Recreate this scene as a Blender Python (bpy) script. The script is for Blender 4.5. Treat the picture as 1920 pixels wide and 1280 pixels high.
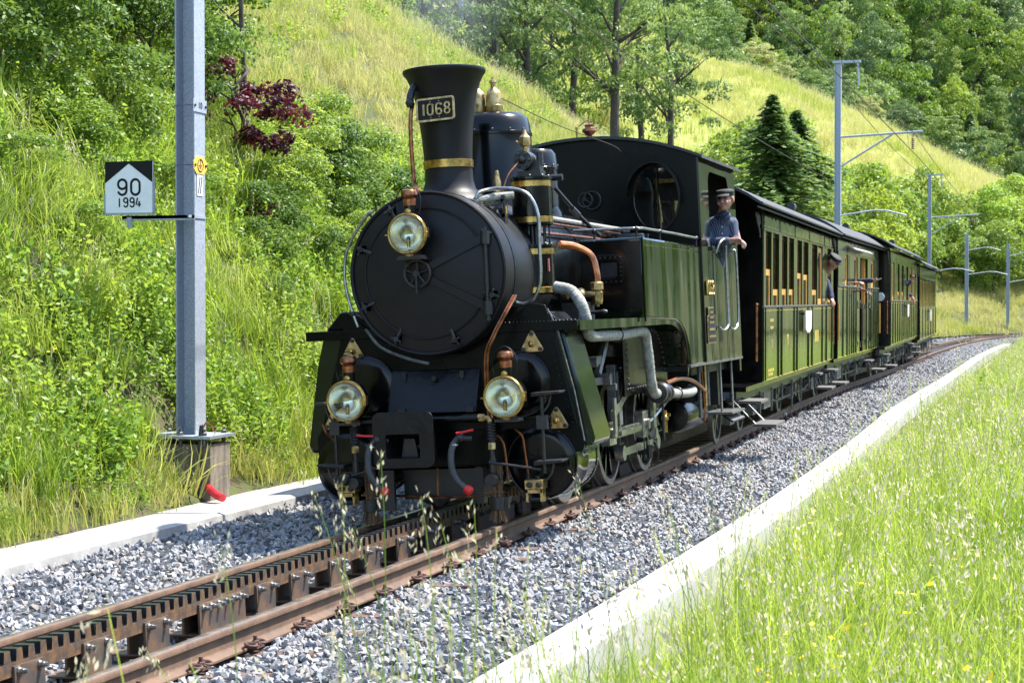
import bpy, math, random
import numpy as np
from mathutils import Vector, Matrix, Euler, Quaternion
R=math.radians; PI=math.pi
random.seed(7); RNG=np.random.default_rng(7)
SC=bpy.context.scene
for o in list(bpy.data.objects): bpy.data.objects.remove(o)
# ---------------------------------------------------------------- camera, sky, sun, exposure
cam=bpy.data.cameras.new('camera'); camo=bpy.data.objects.new('camera',cam); SC.collection.objects.link(camo)
CAM=Vector((4.5004,-13.4024,1.6681)); YAW=R(16.588); PITCH=R(-1.246); FPX=3503.85
camo.location=CAM; camo.rotation_euler=(PI/2+PITCH,0,YAW)
cam.sensor_width=36; cam.lens=FPX/1920*36; cam.clip_start=.1; cam.clip_end=4000
cam.dof.use_dof=True; cam.dof.focus_distance=14.5; cam.dof.aperture_fstop=9
SC.camera=camo
SUN=Vector((.43,.36,1.0)).normalized()
w=bpy.data.worlds.new('World'); SC.world=w; w.use_nodes=True
nt=w.node_tree; bg=nt.nodes['Background']; sk=nt.nodes.new('ShaderNodeTexSky'); sk.sky_type='NISHITA'; sk.sun_disc=False
sk.sun_elevation=math.asin(SUN.z); sk.sun_rotation=math.atan2(SUN.x,SUN.y); sk.altitude=500; sk.air_density=1.0; sk.dust_density=1.2
nt.links.new(sk.outputs[0],bg.inputs[0]); bg.inputs[1].default_value=.15
sl=bpy.data.lights.new('sun','SUN'); sl.energy=3.5; sl.angle=R(.53); sl.color=(1,.955,.88)
so=bpy.data.objects.new('sun',sl); SC.collection.objects.link(so); so.rotation_euler=SUN.to_track_quat('Z','Y').to_euler()
SC.view_settings.view_transform='Standard'; SC.view_settings.look='None'; SC.view_settings.exposure=1.93; SC.view_settings.gamma=1
SC.view_settings.use_curve_mapping=False
SC.render.engine='CYCLES'; SC.cycles.max_bounces=8; SC.cycles.transparent_max_bounces=12
RW=np.array(Matrix.Rotation(YAW,3,'Z')@Matrix.Rotation(PITCH,3,'X'))
CN=np.array(CAM)
def proj(p):
    q=(np.asarray(p,float)-CN)@RW
    z=np.maximum(q[...,1],1e-3); return 960+FPX*q[...,0]/z, 640-FPX*q[...,2]/z, q[...,1]
def inview(p,m=120,mb=None):
    x,y,z=proj(p); mb=m if mb is None else mb
    return (z>.3)&(x>-m-200/z)&(x<1920+m+200/z)&(y>-m)&(y<1280+mb+2500/z)
# ---------------------------------------------------------------- materials
M={}
def mat(name,col,rough=.5,metal=0,spec=.5,coat=0,noise=0,nscale=8,bump=0,bscale=40,col2=None,aniso=None,trans=0,emis=0,bmap=None,bdist=.01,bdet=4):
    m=bpy.data.materials.new(name); m.use_nodes=True; nt=m.node_tree; b=nt.nodes['Principled BSDF']
    b.inputs['Base Color'].default_value=(*col,1); b.inputs['Roughness'].default_value=rough; b.inputs['Metallic'].default_value=metal
    b.inputs['Specular IOR Level'].default_value=spec; b.inputs['Coat Weight'].default_value=coat; b.inputs['Coat Roughness'].default_value=.05
    if trans: b.inputs['Transmission Weight'].default_value=trans
    L=nt.links.new
    tc=nt.nodes.new('ShaderNodeTexCoord')
    if noise or col2:
        n=nt.nodes.new('ShaderNodeTexNoise'); n.inputs['Scale'].default_value=nscale; n.inputs['Detail'].default_value=6; n.inputs['Roughness'].default_value=.62
        L(tc.outputs['Object'],n.inputs['Vector'])
        mp=nt.nodes.new('ShaderNodeMapping'); 
        if aniso: mp.inputs['Scale'].default_value=aniso; L(tc.outputs['Object'],mp.inputs[0]); L(mp.outputs[0],n.inputs['Vector'])
        r=nt.nodes.new('ShaderNodeValToRGB'); r.color_ramp.elements[0].position=.36; r.color_ramp.elements[1].position=.66
        c2=col2 or tuple(c*(1+noise) for c in col); c1=col if col2 else tuple(c*(1-noise) for c in col)
        r.color_ramp.elements[0].color=(*c1,1); r.color_ramp.elements[1].color=(*c2,1)
        L(n.outputs[0],r.inputs[0]); L(r.outputs[0],b.inputs['Base Color'])
        if noise:
            mr=nt.nodes.new('ShaderNodeMapRange'); mr.inputs[3].default_value=max(0,rough-.12*noise*2); mr.inputs[4].default_value=min(1,rough+.16*noise*2)
            L(n.outputs[0],mr.inputs[0]); L(mr.outputs[0],b.inputs['Roughness'])
    if bump:
        n2=nt.nodes.new('ShaderNodeTexNoise'); n2.inputs['Scale'].default_value=bscale; n2.inputs['Detail'].default_value=bdet
        L(tc.outputs['Object'],n2.inputs['Vector'])
        if bmap: m2=nt.nodes.new('ShaderNodeMapping'); m2.inputs['Scale'].default_value=bmap; L(tc.outputs['Object'],m2.inputs[0]); L(m2.outputs[0],n2.inputs['Vector'])
        bp=nt.nodes.new('ShaderNodeBump'); bp.inputs['Strength'].default_value=bump; bp.inputs['Distance'].default_value=bdist
        L(n2.outputs[0],bp.inputs['Height']); L(bp.outputs[0],b.inputs['Normal'])
        if coat: L(bp.outputs[0],b.inputs['Coat Normal'])
    M[name]=m; return m
mat('black',(.0013,.0016,.0017),.2,spec=.24,coat=.12,noise=.6,nscale=5,bump=.05,bscale=3)
mat('blackgreen',(.0012,.0020,.0015),.27,spec=.13,coat=.0,noise=.5,nscale=3,bump=.12,bscale=4)
mat('soot',(.0038,.004,.0047),.44,spec=.26,noise=.45,nscale=3.5,col2=(.0100,.0088,.0082),bump=.05,bscale=60)
mat('iron',(.011,.011,.0115),.40,spec=.5,noise=.5,nscale=30,bump=.08,bscale=50)
mat('greyiron',(.10,.10,.095),.45,.3,noise=.4,nscale=25,bump=.05)
mat('tankgreen',(.003,.008,.0025),.07,spec=.22,coat=.38,noise=.25,nscale=2,bump=.6,bscale=1.0,bmap=(1,2.3,.45),bdist=.035,bdet=1)
mat('coachgreen',(.013,.026,.005),.12,spec=.32,coat=.36,noise=.2,nscale=3,bump=.5,bscale=1.1,bmap=(1,2.6,.7),bdist=.02,bdet=1)
mat('brass',(.42,.27,.08),.28,1,noise=.35,nscale=18,bump=.03)
mat('oldbrass',(.42,.30,.13),.42,1,noise=.5,nscale=20,bump=.08)
mat('copper',(.31,.125,.06),.38,1,noise=.45,nscale=14,bump=.04)
mat('steel',(.30,.295,.275),.34,.9,noise=.35,nscale=20,bump=.04)
mat('tyre',(.22,.215,.20),.38,.7,noise=.3,nscale=14)
mat('lagging',(.25,.25,.215),.85,noise=.4,nscale=30,bump=.6,bscale=90)
mat('galv',(.34,.37,.41),.5,.25,noise=.22,nscale=60,bump=.03)
mat('rail',(.105,.058,.032),.7,noise=.35,nscale=6,bump=.25,bscale=70)
mat('railtop',(.26,.20,.16),.33,.75,noise=.35,nscale=9)
mat('rack',(.05,.045,.045),.5,.35,nscale=16,bump=.25,bscale=60,col2=(.19,.10,.04),noise=.3)
mat('oiled',(.022,.025,.03),.33,.4,noise=.3,nscale=20)
mat('plate',(.075,.068,.064),.5,.45,nscale=7,bump=.12,bscale=50,col2=(.17,.10,.055),noise=.3)
mat('rustclip',(.085,.038,.024),.72,noise=.5,nscale=30,bump=.3)
mat('steelsleeper',(.11,.06,.038),.7,noise=.5,nscale=8,bump=.3)
mat('concrete',(.35,.345,.33),.85,noise=.14,nscale=3,bump=.15,bscale=60)
mat('concreteL',(.32,.31,.29),.88,noise=.2,nscale=5,bump=.25,bscale=45)
mat('oldconcrete',(.10,.085,.068),.9,nscale=7,bump=.4,bscale=35,col2=(.24,.205,.15),noise=.3,aniso=(2.5,2.5,.5))
mat('wood',(.62,.31,.07),.4,coat=.3,noise=.2,nscale=12,aniso=(6,6,.6))
mat('mahog',(.10,.035,.015),.4,coat=.2,noise=.3,nscale=12)
mat('ashplate',(.0035,.004,.0035),.34,spec=.28,noise=.6,nscale=6,bump=.9,bscale=16,bdist=.006)
mat('casegreen',(.003,.009,.003),.16,spec=.3,coat=.25,noise=.4,nscale=3,bump=.4,bscale=1.4,bdist=.03,bdet=1)
mat('step',(.085,.08,.07),.8,noise=.2,nscale=20,bump=.2,aniso=(1,6,1))
mat('roof',(.035,.036,.036),.7,noise=.3,nscale=6,bump=.2)
mat('white',(.55,.55,.53),.5,noise=.06,nscale=9)
mat('signblack',(.008,.008,.009),.55,spec=.25,noise=.4,nscale=30)
mat('red',(.55,.015,.012),.45,noise=.15,nscale=20)
mat('redtube',(.65,.03,.04),.45)
mat('rubber',(.035,.036,.038),.55,noise=.3,nscale=20)
mat('yellow',(.72,.45,.06),.5,noise=.15,nscale=30)
mat('twig',(.13,.075,.035),.9,noise=.5,nscale=60,bump=.5,aniso=(3,3,.3))
mat('skin',(.40,.21,.15),.5,noise=.08,nscale=30)
mat('cap',(.018,.016,.016),.75,noise=.2,nscale=60,bump=.2)
mat('navy',(.018,.022,.05),.85,noise=.2,nscale=40)
mat('platered',(.20,.05,.04),.5)
mat('signwhite',(.80,.80,.78),.45,noise=.05,nscale=9)
mat('eye',(.02,.015,.01),.2)
mat('lip',(.36,.14,.11),.5)
mat('hair',(.05,.032,.02),.7)
mat('goldpaint',(.62,.44,.08),.45,.3)
mat('bark',(.075,.06,.045),.95,noise=.5,nscale=12,bump=.6,bscale=25,aniso=(3,3,.6))
mat('soil',(.13,.10,.07),.95,noise=.5,nscale=4,bump=.8,bscale=30)
mat('purplepanel',(.18,.2,.2),.6)
mat('interior',(.02,.012,.008),.6)
mat('reflector',(.78,.75,.64),.22,1)
mat('wire',(.05,.035,.025),.6,.4)
def glassmat(name,tint):
    m=bpy.data.materials.new(name); m.use_nodes=True; nt=m.node_tree; nt.nodes.clear(); L=nt.links.new
    o=nt.nodes.new('ShaderNodeOutputMaterial'); mx=nt.nodes.new('ShaderNodeMixShader'); t=nt.nodes.new('ShaderNodeBsdfTransparent'); g=nt.nodes.new('ShaderNodeBsdfGlossy')
    f=nt.nodes.new('ShaderNodeFresnel'); f.inputs[0].default_value=1.5; g.inputs['Roughness'].default_value=.02; t.inputs[0].default_value=(*tint,1)
    L(f.outputs[0],mx.inputs[0]); L(t.outputs[0],mx.inputs[1]); L(g.outputs[0],mx.inputs[2]); L(mx.outputs[0],o.inputs[0]); M[name]=m
glassmat('glass',(.93,.95,.92))
# shirt with stripes
m=mat('shirt',(.04,.06,.11),.85); nt=m.node_tree; b=nt.nodes['Principled BSDF']; tc=nt.nodes.new('ShaderNodeTexCoord'); wv=nt.nodes.new('ShaderNodeTexWave')
wv.inputs['Scale'].default_value=26; wv.inputs['Distortion'].default_value=1.2; wv.inputs['Detail Scale'].default_value=.6; wv.bands_direction='DIAGONAL'; mp=nt.nodes.new('ShaderNodeMapping'); mp.inputs['Scale'].default_value=(1,1.2,.05)
rp=nt.nodes.new('ShaderNodeValToRGB'); rp.color_ramp.elements[0].color=(.016,.024,.05,1); rp.color_ramp.elements[1].color=(.10,.125,.18,1); rp.color_ramp.elements[0].position=.55; rp.color_ramp.elements[1].position=.75
nt.links.new(tc.outputs['Object'],mp.inputs[0]); nt.links.new(mp.outputs[0],wv.inputs[0]); nt.links.new(wv.outputs[0],rp.inputs[0]); nt.links.new(rp.outputs[0],b.inputs['Base Color'])
# lagging gets wound rope look by a geometry ribs; foliage materials
def leafmat(name,c1,c2,tr=.45,rough=.5,spec=.35,dead=None,patch=None):
    m=bpy.data.materials.new(name); m.use_nodes=True; nt=m.node_tree; b=nt.nodes['Principled BSDF']; L=nt.links.new
    out=nt.nodes['Material Output']; at=nt.nodes.new('ShaderNodeAttribute'); at.attribute_name='v'; oi=nt.nodes.new('ShaderNodeObjectInfo')
    ad=nt.nodes.new('ShaderNodeMath'); ad.operation='MULTIPLY_ADD'; ad.inputs[1].default_value=.62; L(at.outputs['Fac'],ad.inputs[0])
    ml=nt.nodes.new('ShaderNodeMath'); ml.operation='MULTIPLY'; ml.inputs[1].default_value=.38; L(oi.outputs['Random'],ml.inputs[0]); L(ml.outputs[0],ad.inputs[2])
    r=nt.nodes.new('ShaderNodeValToRGB'); e=r.color_ramp.elements; e[0].color=(*c1,1); e[1].color=(*c2,1); e[0].position=.1; e[1].position=.85
    if dead: x=e.new(.93); x.color=(*dead,1)
    L(ad.outputs[0],r.inputs[0]); src=r.outputs[0]
    if patch:
        ge=nt.nodes.new('ShaderNodeNewGeometry'); n=nt.nodes.new('ShaderNodeTexNoise'); n.inputs['Scale'].default_value=patch[0]; n.inputs['Detail'].default_value=3
        L(ge.outputs['Position'],n.inputs['Vector']); rr=nt.nodes.new('ShaderNodeValToRGB'); rr.color_ramp.elements[0].position=.42; rr.color_ramp.elements[1].position=.6; L(n.outputs[0],rr.inputs[0])
        mx=nt.nodes.new('ShaderNodeMix'); mx.data_type='RGBA'; mx.inputs[7].default_value=(*patch[1],1); mm=nt.nodes.new('ShaderNodeMath'); mm.operation='MULTIPLY'; mm.inputs[1].default_value=patch[2]
        L(rr.outputs[0],mm.inputs[0]); L(mm.outputs[0],mx.inputs[0]); L(src,mx.inputs[6]); src=mx.outputs[2]
    L(src,b.inputs['Base Color']); b.inputs['Roughness'].default_value=rough; b.inputs['Specular IOR Level'].default_value=spec
    t=nt.nodes.new('ShaderNodeBsdfTranslucent'); hs=nt.nodes.new('ShaderNodeHueSaturation'); hs.inputs['Hue'].default_value=.485; hs.inputs['Value'].default_value=1.55; L(src,hs.inputs['Color']); L(hs.outputs[0],t.inputs[0]); mx2=nt.nodes.new('ShaderNodeMixShader'); mx2.inputs[0].default_value=tr
    L(b.outputs[0],mx2.inputs[1]); L(t.outputs[0],mx2.inputs[2]); L(mx2.outputs[0],out.inputs[0]); M[name]=m
leafmat('grass',(.09,.19,.012),(.27,.37,.035),.5,dead=(.48,.44,.24),patch=(.55,(.30,.36,.07),.5))
leafmat('grassfar',(.16,.23,.025),(.34,.36,.07),.45,dead=(.52,.46,.26),patch=(.12,(.46,.42,.16),.6))
leafmat('seed',(.36,.33,.20),(.55,.50,.34),.4)
leafmat('weed',(.07,.17,.012),(.24,.36,.04),.42,patch=(.6,(.30,.36,.05),.4))
leafmat('shrub',(.05,.115,.012),(.17,.27,.03),.42)
leafmat('shrubdark',(.045,.105,.012),(.16,.25,.03),.38)
leafmat('leafyellow',(.13,.22,.018),(.32,.38,.04),.45)
leafmat('leafmid',(.075,.15,.016),(.25,.34,.04),.42)
leafmat('leafcool',(.06,.125,.03),(.19,.27,.06),.4)
leafmat('leafblue',(.05,.10,.03),(.14,.21,.055),.35)
leafmat('leafpale',(.17,.21,.06),(.34,.36,.13),.4)
leafmat('conifer',(.055,.115,.028),(.15,.23,.055),.38)
leafmat('redleaf',(.022,.008,.012),(.17,.016,.014),.35)
leafmat('flowerwhite',(.6,.6,.5),(.8,.8,.7),.3)
leafmat('flowery',(.75,.55,.01),(.85,.65,.02),.3)
def groundmat(name,c1,c2,c3,s1,s2,bump=.5):
    m=bpy.data.materials.new(name); m.use_nodes=True; nt=m.node_tree; b=nt.nodes['Principled BSDF']; L=nt.links.new; b.inputs['Roughness'].default_value=.95; b.inputs['Specular IOR Level'].default_value=.1
    ge=nt.nodes.new('ShaderNodeNewGeometry')
    def ns(s,d=5):
        n=nt.nodes.new('ShaderNodeTexNoise'); n.inputs['Scale'].default_value=s; n.inputs['Detail'].default_value=d; L(ge.outputs['Position'],n.inputs['Vector']); return n
    a=ns(s1); c=ns(s2,8); r=nt.nodes.new('ShaderNodeValToRGB'); r.color_ramp.elements[0].position=.38; r.color_ramp.elements[1].position=.64; r.color_ramp.elements[0].color=(*c1,1); r.color_ramp.elements[1].color=(*c2,1); L(a.outputs[0],r.inputs[0])
    mx=nt.nodes.new('ShaderNodeMix'); mx.data_type='RGBA'; mx.inputs[7].default_value=(*c3,1); r2=nt.nodes.new('ShaderNodeValToRGB'); r2.color_ramp.elements[0].position=.45; r2.color_ramp.elements[1].position=.62; L(c.outputs[0],r2.inputs[0])
    L(r2.outputs[0],mx.inputs[0]); L(r.outputs[0],mx.inputs[6]); L(mx.outputs[2],b.inputs['Base Color'])
    bp=nt.nodes.new('ShaderNodeBump'); bp.inputs['Strength'].default_value=bump; bp.inputs['Distance'].default_value=.15; L(c.outputs[0],bp.inputs['Height']); L(bp.outputs[0],b.inputs['Normal']); M[name]=m
groundmat('turf',(.055,.07,.025),(.085,.11,.035),(.085,.07,.045),.5,9)
groundmat('meadow',(.20,.27,.05),(.30,.33,.08),(.34,.33,.14),.1,3.5,.4)
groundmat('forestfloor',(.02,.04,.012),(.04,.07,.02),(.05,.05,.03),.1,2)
groundmat('ballastbase',(.10,.105,.115),(.17,.175,.19),(.05,.052,.06),6,30,1)
m=bpy.data.materials.new('stone'); m.use_nodes=True; nt=m.node_tree; b=nt.nodes['Principled BSDF']; b.inputs['Roughness'].default_value=.75
oi=nt.nodes.new('ShaderNodeObjectInfo'); r=nt.nodes.new('ShaderNodeValToRGB'); e=r.color_ramp.elements; e[0].color=(.155,.157,.162,1); e[1].color=(.42,.42,.42,1); x=e.new(.6); x.color=(.27,.272,.277,1)
x=e.new(.97); x.color=(.23,.19,.145,1); tc=nt.nodes.new('ShaderNodeTexCoord'); n=nt.nodes.new('ShaderNodeTexNoise'); n.inputs['Scale'].default_value=35; bp=nt.nodes.new('ShaderNodeBump'); bp.inputs['Strength'].default_value=.5; bp.inputs['Distance'].default_value=.004
nt.links.new(tc.outputs['Object'],n.inputs['Vector']); nt.links.new(n.outputs[0],bp.inputs['Height']); nt.links.new(bp.outputs[0],b.inputs['Normal'])
nt.links.new(oi.outputs['Random'],r.inputs[0]); nt.links.new(r.outputs[0],b.inputs['Base Color']); M['stone']=m
# ---------------------------------------------------------------- mesh helpers
def V(*a): return Vector(a)
class MB:
    def __init__(s): s.v=[]; s.f=[]; s.m=[]; s.vals=None
    def add(s,v,f,mi=0):
        k=len(s.v); s.v+= [tuple(p) for p in v]; s.f+=[tuple(i+k for i in q) for q in f]; s.m+=[mi]*len(f); return s
    def box(s,a,b,mi=0,rot=None,org=None):
        x0,y0,z0=a;x1,y1,z1=b
        P=[(x0,y0,z0),(x1,y0,z0),(x1,y1,z0),(x0,y1,z0),(x0,y0,z1),(x1,y0,z1),(x1,y1,z1),(x0,y1,z1)]
        if rot is not None:
            o=Vector(org) if org is not None else (Vector(a)+Vector(b))/2
            P=[tuple(rot@(Vector(p)-o)+o) for p in P]
        return s.add(P,[(0,3,2,1),(4,5,6,7),(0,1,5,4),(1,2,6,5),(2,3,7,6),(3,0,4,7)],mi)
    def prism(s,poly,ax,a0,a1,mi=0):
        # poly: 2D pts; ax 'x': (y,z); 'y': (x,z); 'z': (x,y)
        def mk(p,a): return {'x':(a,p[0],p[1]),'y':(p[0],a,p[1]),'z':(p[0],p[1],a)}[ax]
        n=len(poly); A=[mk(p,a0) for p in poly]+[mk(p,a1) for p in poly]
        F=[tuple(range(n)),tuple(range(2*n-1,n-1,-1))]+[(i,i+n,(i+1)%n+n,(i+1)%n) for i in range(n)]
        return s.add(A,F,mi)
    def lathe(s,prof,c=(0,0,0),ax=(0,0,1),n=24,mi=0,caps=True):
        ax=Vector(ax).normalized(); u=ax.orthogonal().normalized(); w=ax.cross(u); c=Vector(c); P=[]
        for r,h in prof:
            for i in range(n):
                a=2*PI*i/n; P.append(c+ax*h+(u*math.cos(a)+w*math.sin(a))*r)
        F=[]
        for j in range(len(prof)-1):
            for i in range(n): F.append((j*n+i,j*n+(i+1)%n,(j+1)*n+(i+1)%n,(j+1)*n+i))
        if caps:
            F.append(tuple(range(n))[::-1]); k=(len(prof)-1)*n; F.append(tuple(k+i for i in range(n)))
        return s.add(P,F,mi)
    def cyl(s,p0,p1,r,r1=None,n=12,mi=0,caps=True):
        p0=Vector(p0); d=Vector(p1)-p0; return s.lathe([(r,0),(r if r1 is None else r1,d.length)],p0,d,n,mi,caps)
    def sph(s,c,r,n=12,mi=0,sc=(1,1,1)):
        P=[];F=[];m=n//2+1; c=Vector(c)
        for j in range(m+1):
            t=PI*j/m
            for i in range(n):
                a=2*PI*i/n; P.append(c+Vector((math.sin(t)*math.cos(a)*r*sc[0],math.sin(t)*math.sin(a)*r*sc[1],-math.cos(t)*r*sc[2])))
        for j in range(m):
            for i in range(n): F.append((j*n+i,j*n+(i+1)%n,(j+1)*n+(i+1)%n,(j+1)*n+i))
        return s.add(P,F,mi)
    def torus(s,c,ax,Rr,r,n=28,k=8,a0=0,a1=2*PI,mi=0,u=None):
        ax=Vector(ax).normalized(); u=ax.orthogonal().normalized() if u is None else Vector(u).normalized(); w=ax.cross(u); c=Vector(c)
        full=abs(a1-a0-2*PI)<1e-6
        pts=[c+(u*math.cos(a0+(a1-a0)*i/n)+w*math.sin(a0+(a1-a0)*i/n))*Rr for i in range(n+(0 if full else 1))]
        return s.tube(pts,r,k,closed=full,mi=mi,sub=0)
    def tube(s,pts,r,k=8,closed=False,mi=0,sub=4,caps=True):
        pts=[Vector(p) for p in pts]
        if sub and len(pts)>2: pts=spline(pts,sub,closed)
        n=len(pts); P=[]; up=None
        for i,p in enumerate(pts):
            a=pts[i-1] if (i>0 or closed) else p; b=pts[(i+1)%n] if (i<n-1 or closed) else p
            d=(b-a).normalized()
            if up is None: up=d.orthogonal().normalized()
            else:
                up=(up-d*up.dot(d)); up=up.normalized() if up.length>1e-6 else d.orthogonal().normalized()
            w=d.cross(up); rr=r(i/(n-1)) if callable(r) else r
            for j in range(k):
                t=2*PI*j/k; P.append(p+(up*math.cos(t)+w*math.sin(t))*rr)
        F=[]
        for i in range(n if closed else n-1):
            for j in range(k):
                i2=(i+1)%n; F.append((i*k+j,i*k+(j+1)%k,i2*k+(j+1)%k,i2*k+j))
        if caps and not closed: F.append(tuple(range(k))[::-1]); F.append(tuple((n-1)*k+j for j in range(k)))
        return s.add(P,F,mi)
    def hexn(s,c,ax,r=.018,h=.015,mi=0):
        ax=Vector(ax).normalized(); return s.lathe([(r,0),(r,h*.85),(r*.8,h)],c,ax,6,mi)
    def build(s,name,mats,parent=None,label=None,cat=None,group=None,kind=None,ang=35,bevel=0,loc=None,flat=False,scale=None):
        me=bpy.data.meshes.new(name); me.from_pydata(s.v,[],s.f)
        if isinstance(mats,str): mats=[mats]
        for q in mats: me.materials.append(M[q])
        if len(mats)>1: me.polygons.foreach_set('material_index',s.m)
        if not flat:
            import bmesh
            bm=bmesh.new(); bm.from_mesh(me); bmesh.ops.recalc_face_normals(bm,faces=bm.faces); bm.to_mesh(me); bm.free()
            me.polygons.foreach_set('use_smooth',[True]*len(me.polygons)); me.set_sharp_from_angle(angle=R(ang))
        me.update()
        return obj(name,me,parent,label,cat,group,kind,bevel,loc)
def obj(name,me,parent=None,label=None,cat=None,group=None,kind=None,bevel=0,loc=None):
    o=bpy.data.objects.new(name,me); SC.collection.objects.link(o)
    if parent is not None: o.parent=parent
    if loc is not None: o.location=loc
    tag(o,label,cat,group,kind)
    if bevel:
        b=o.modifiers.new('bevel','BEVEL'); b.width=bevel; b.segments=2; b.limit_method='ANGLE'; b.angle_limit=R(40)
    return o
def tag(o,label=None,cat=None,group=None,kind=None):
    if label: o['label']=label
    if cat: o['category']=cat
    if group: o['group']=group
    if kind: o['kind']=kind
    return o
def empty(name,label,cat,loc=(0,0,0),rot=(0,0,0),group=None,parent=None):
    o=bpy.data.objects.new(name,None); SC.collection.objects.link(o); o.location=loc; o.rotation_euler=rot; o.empty_display_size=.2
    return tag(o,label,cat,group)
def kids(o,allobj=None): return [c for c in bpy.data.objects if c.parent==o]
def copytree(o,parent=None):
    ch={}
    for c in bpy.data.objects:
        if c.parent: ch.setdefault(c.parent.name,[]).append(c)
    def rec(a,p):
        c=a.copy(); SC.collection.objects.link(c); c.parent=p
        for k in ch.get(a.name,[]): rec(k,c)
        return c
    return rec(o,parent)
def spline(pts,sub=6,closed=False):
    n=len(pts); out=[]
    for i in range(n if closed else n-1):
        p0=pts[i-1] if (i>0 or closed) else pts[0]*2-pts[1]; p1=pts[i]; p2=pts[(i+1)%n]; p3=pts[(i+2)%n] if (i+2<n or closed) else pts[-1]*2-pts[-2]
        for j in range(sub):
            t=j/sub; out.append(.5*((2*p1)+(p2-p0)*t+(2*p0-5*p1+4*p2-p3)*t*t+(-p0+3*p1-3*p2+p3)*t**3))
    if not closed: out.append(pts[-1])
    return out
def text(name,s,size,mats,parent,loc,rot,depth=.002,label=None,sx=1,cat=None,align='CENTER',space=1,bold=0):
    cu=bpy.data.curves.new(name,'FONT'); cu.body=s; cu.size=size; cu.extrude=depth; cu.align_x=align; cu.align_y='CENTER'; cu.space_character=space; cu.offset=bold; cu.resolution_u=3
    t=bpy.data.objects.new(name,cu); SC.collection.objects.link(t); dg=bpy.context.evaluated_depsgraph_get(); me=bpy.data.meshes.new_from_object(t.evaluated_get(dg)); bpy.data.objects.remove(t)
    me.materials.clear(); me.materials.append(M[mats]); o=obj(name,me,parent,label,cat); o.location=loc; o.rotation_euler=rot; o.scale=(sx,1,1); return o
def rrect(x0,z0,x1,z1,r,n=5,corners=(1,1,1,1)):
    P=[]
    for (cx,cz,a,k) in ((x1-r,z1-r,0,corners[0]),(x0+r,z1-r,PI/2,corners[1]),(x0+r,z0+r,PI,corners[2]),(x1-r,z0+r,1.5*PI,corners[3])):
        if not k: P.append((x1 if a in(0,1.5*PI) else x0, z1 if a in (0,PI/2) else z0)); continue
        for i in range(n+1): t=a+PI/2*i/n; P.append((cx+r*math.cos(t),cz+r*math.sin(t)))
    return P
def ring(s,outer,inner,ax,a0,a1,mi=0):
    # frame between two loops having the same point count
    def mk(p,a): return {'x':(a,p[0],p[1]),'y':(p[0],a,p[1]),'z':(p[0],p[1],a)}[ax]
    n=len(outer); P=[mk(p,a0) for p in outer]+[mk(p,a0) for p in inner]+[mk(p,a1) for p in outer]+[mk(p,a1) for p in inner]; F=[]
    for i in range(n):
        j=(i+1)%n; F+=[(i,j,n+j,n+i),(2*n+i,3*n+i,3*n+j,2*n+j),(i,2*n+i,2*n+j,j),(n+i,n+j,3*n+j,3*n+i)]
    return s.add(P,F,mi)
# ---------------------------------------------------------------- the track's path
PTS=[(-2.0,-34),(-1.02,-24),(-.58,-17.2),(-.22,-9.3),(-.06,-3),(0,3.5),(-.05,9),(-.13,13),(-.22,17),(-.26,22),(-.27,28),(-.30,35),(-.39,44),(-.46,54),(-.37,69),(-.03,82),(.86,91.7),(1.9,97),(4.2,104),(8.5,112),(15,120),(24,128),(36,134)]
SP=spline([V(x,y,0) for x,y in PTS],12); SPa=np.array([(p.x,p.y) for p in SP]); SL=np.concatenate([[0],np.cumsum(np.hypot(*np.diff(SPa,axis=0).T))])
S0=np.interp(0,SPa[:,1],SL)  # arc length at y=0
def path(s,off=0,h=0):
    """s: metres from the locomotive front; off to the right; returns position on the canted track plane"""
    q=s+S0; x=np.interp(q,SL,SPa[:,0]); y=np.interp(q,SL,SPa[:,1]); e=.3
    tx=np.interp(q+e,SL,SPa[:,0])-np.interp(q-e,SL,SPa[:,0]); ty=np.interp(q+e,SL,SPa[:,1])-np.interp(q-e,SL,SPa[:,1]); l=math.hypot(tx,ty); tx/=l; ty/=l
    c=.0486*min(1,max(0,(34-s)/14)); z=-.0035*max(0,s-24)
    return V(x+ty*off-c*h*ty, y-tx*off+c*h*tx, z+h+c*off), V(tx,ty,0), V(ty,-tx,c)
def sweep(mb,prof,s0,s1,step,mi=0,closed=True,caps=True,flat=False):
    n=max(1,round((s1-s0)/step)); P=[]; k=len(prof)
    for i in range(n+1):
        s=s0+(s1-s0)*i/n
        for (o,h) in prof:
            p,t,r=path(s,o,h)
            if flat: p=p-V(0,0,r.z*o)
            P.append(p)
    F=[]
    for i in range(n):
        for j in range(k if closed else k-1): F.append((i*k+j,(i+1)*k+j,(i+1)*k+(j+1)%k,i*k+(j+1)%k))
    if caps and closed: F.append(tuple(range(k))); F.append(tuple(n*k+j for j in range(k))[::-1])
    return mb.add(P,F,mi)
# ---------------------------------------------------------------- terrain
DEN=np.array([tuple(path(q)[0])[:2] for q in np.arange(-34,150,.5)]); DS=np.arange(-34,150,.5)
DT=np.gradient(DEN,axis=0); DT/=np.linalg.norm(DT,axis=1)[:,None]
def offs(x,y):
    """signed offset right of the track and metres along it"""
    x=np.atleast_1d(np.asarray(x,float)); y=np.atleast_1d(np.asarray(y,float)); o=np.empty(x.shape); s=np.empty(x.shape)
    for a in range(0,x.size,4000):
        xs=x[a:a+4000]; ys=y[a:a+4000]
        d2=(xs[:,None]-DEN[None,:,0])**2+(ys[:,None]-DEN[None,:,1])**2; i=d2.argmin(1)
        dx=xs-DEN[i,0]; dy=ys-DEN[i,1]; al=dx*DT[i,0]+dy*DT[i,1]; o[a:a+4000]=dx*DT[i,1]-dy*DT[i,0]; s[a:a+4000]=DS[i]+al
    return o,s
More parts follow.
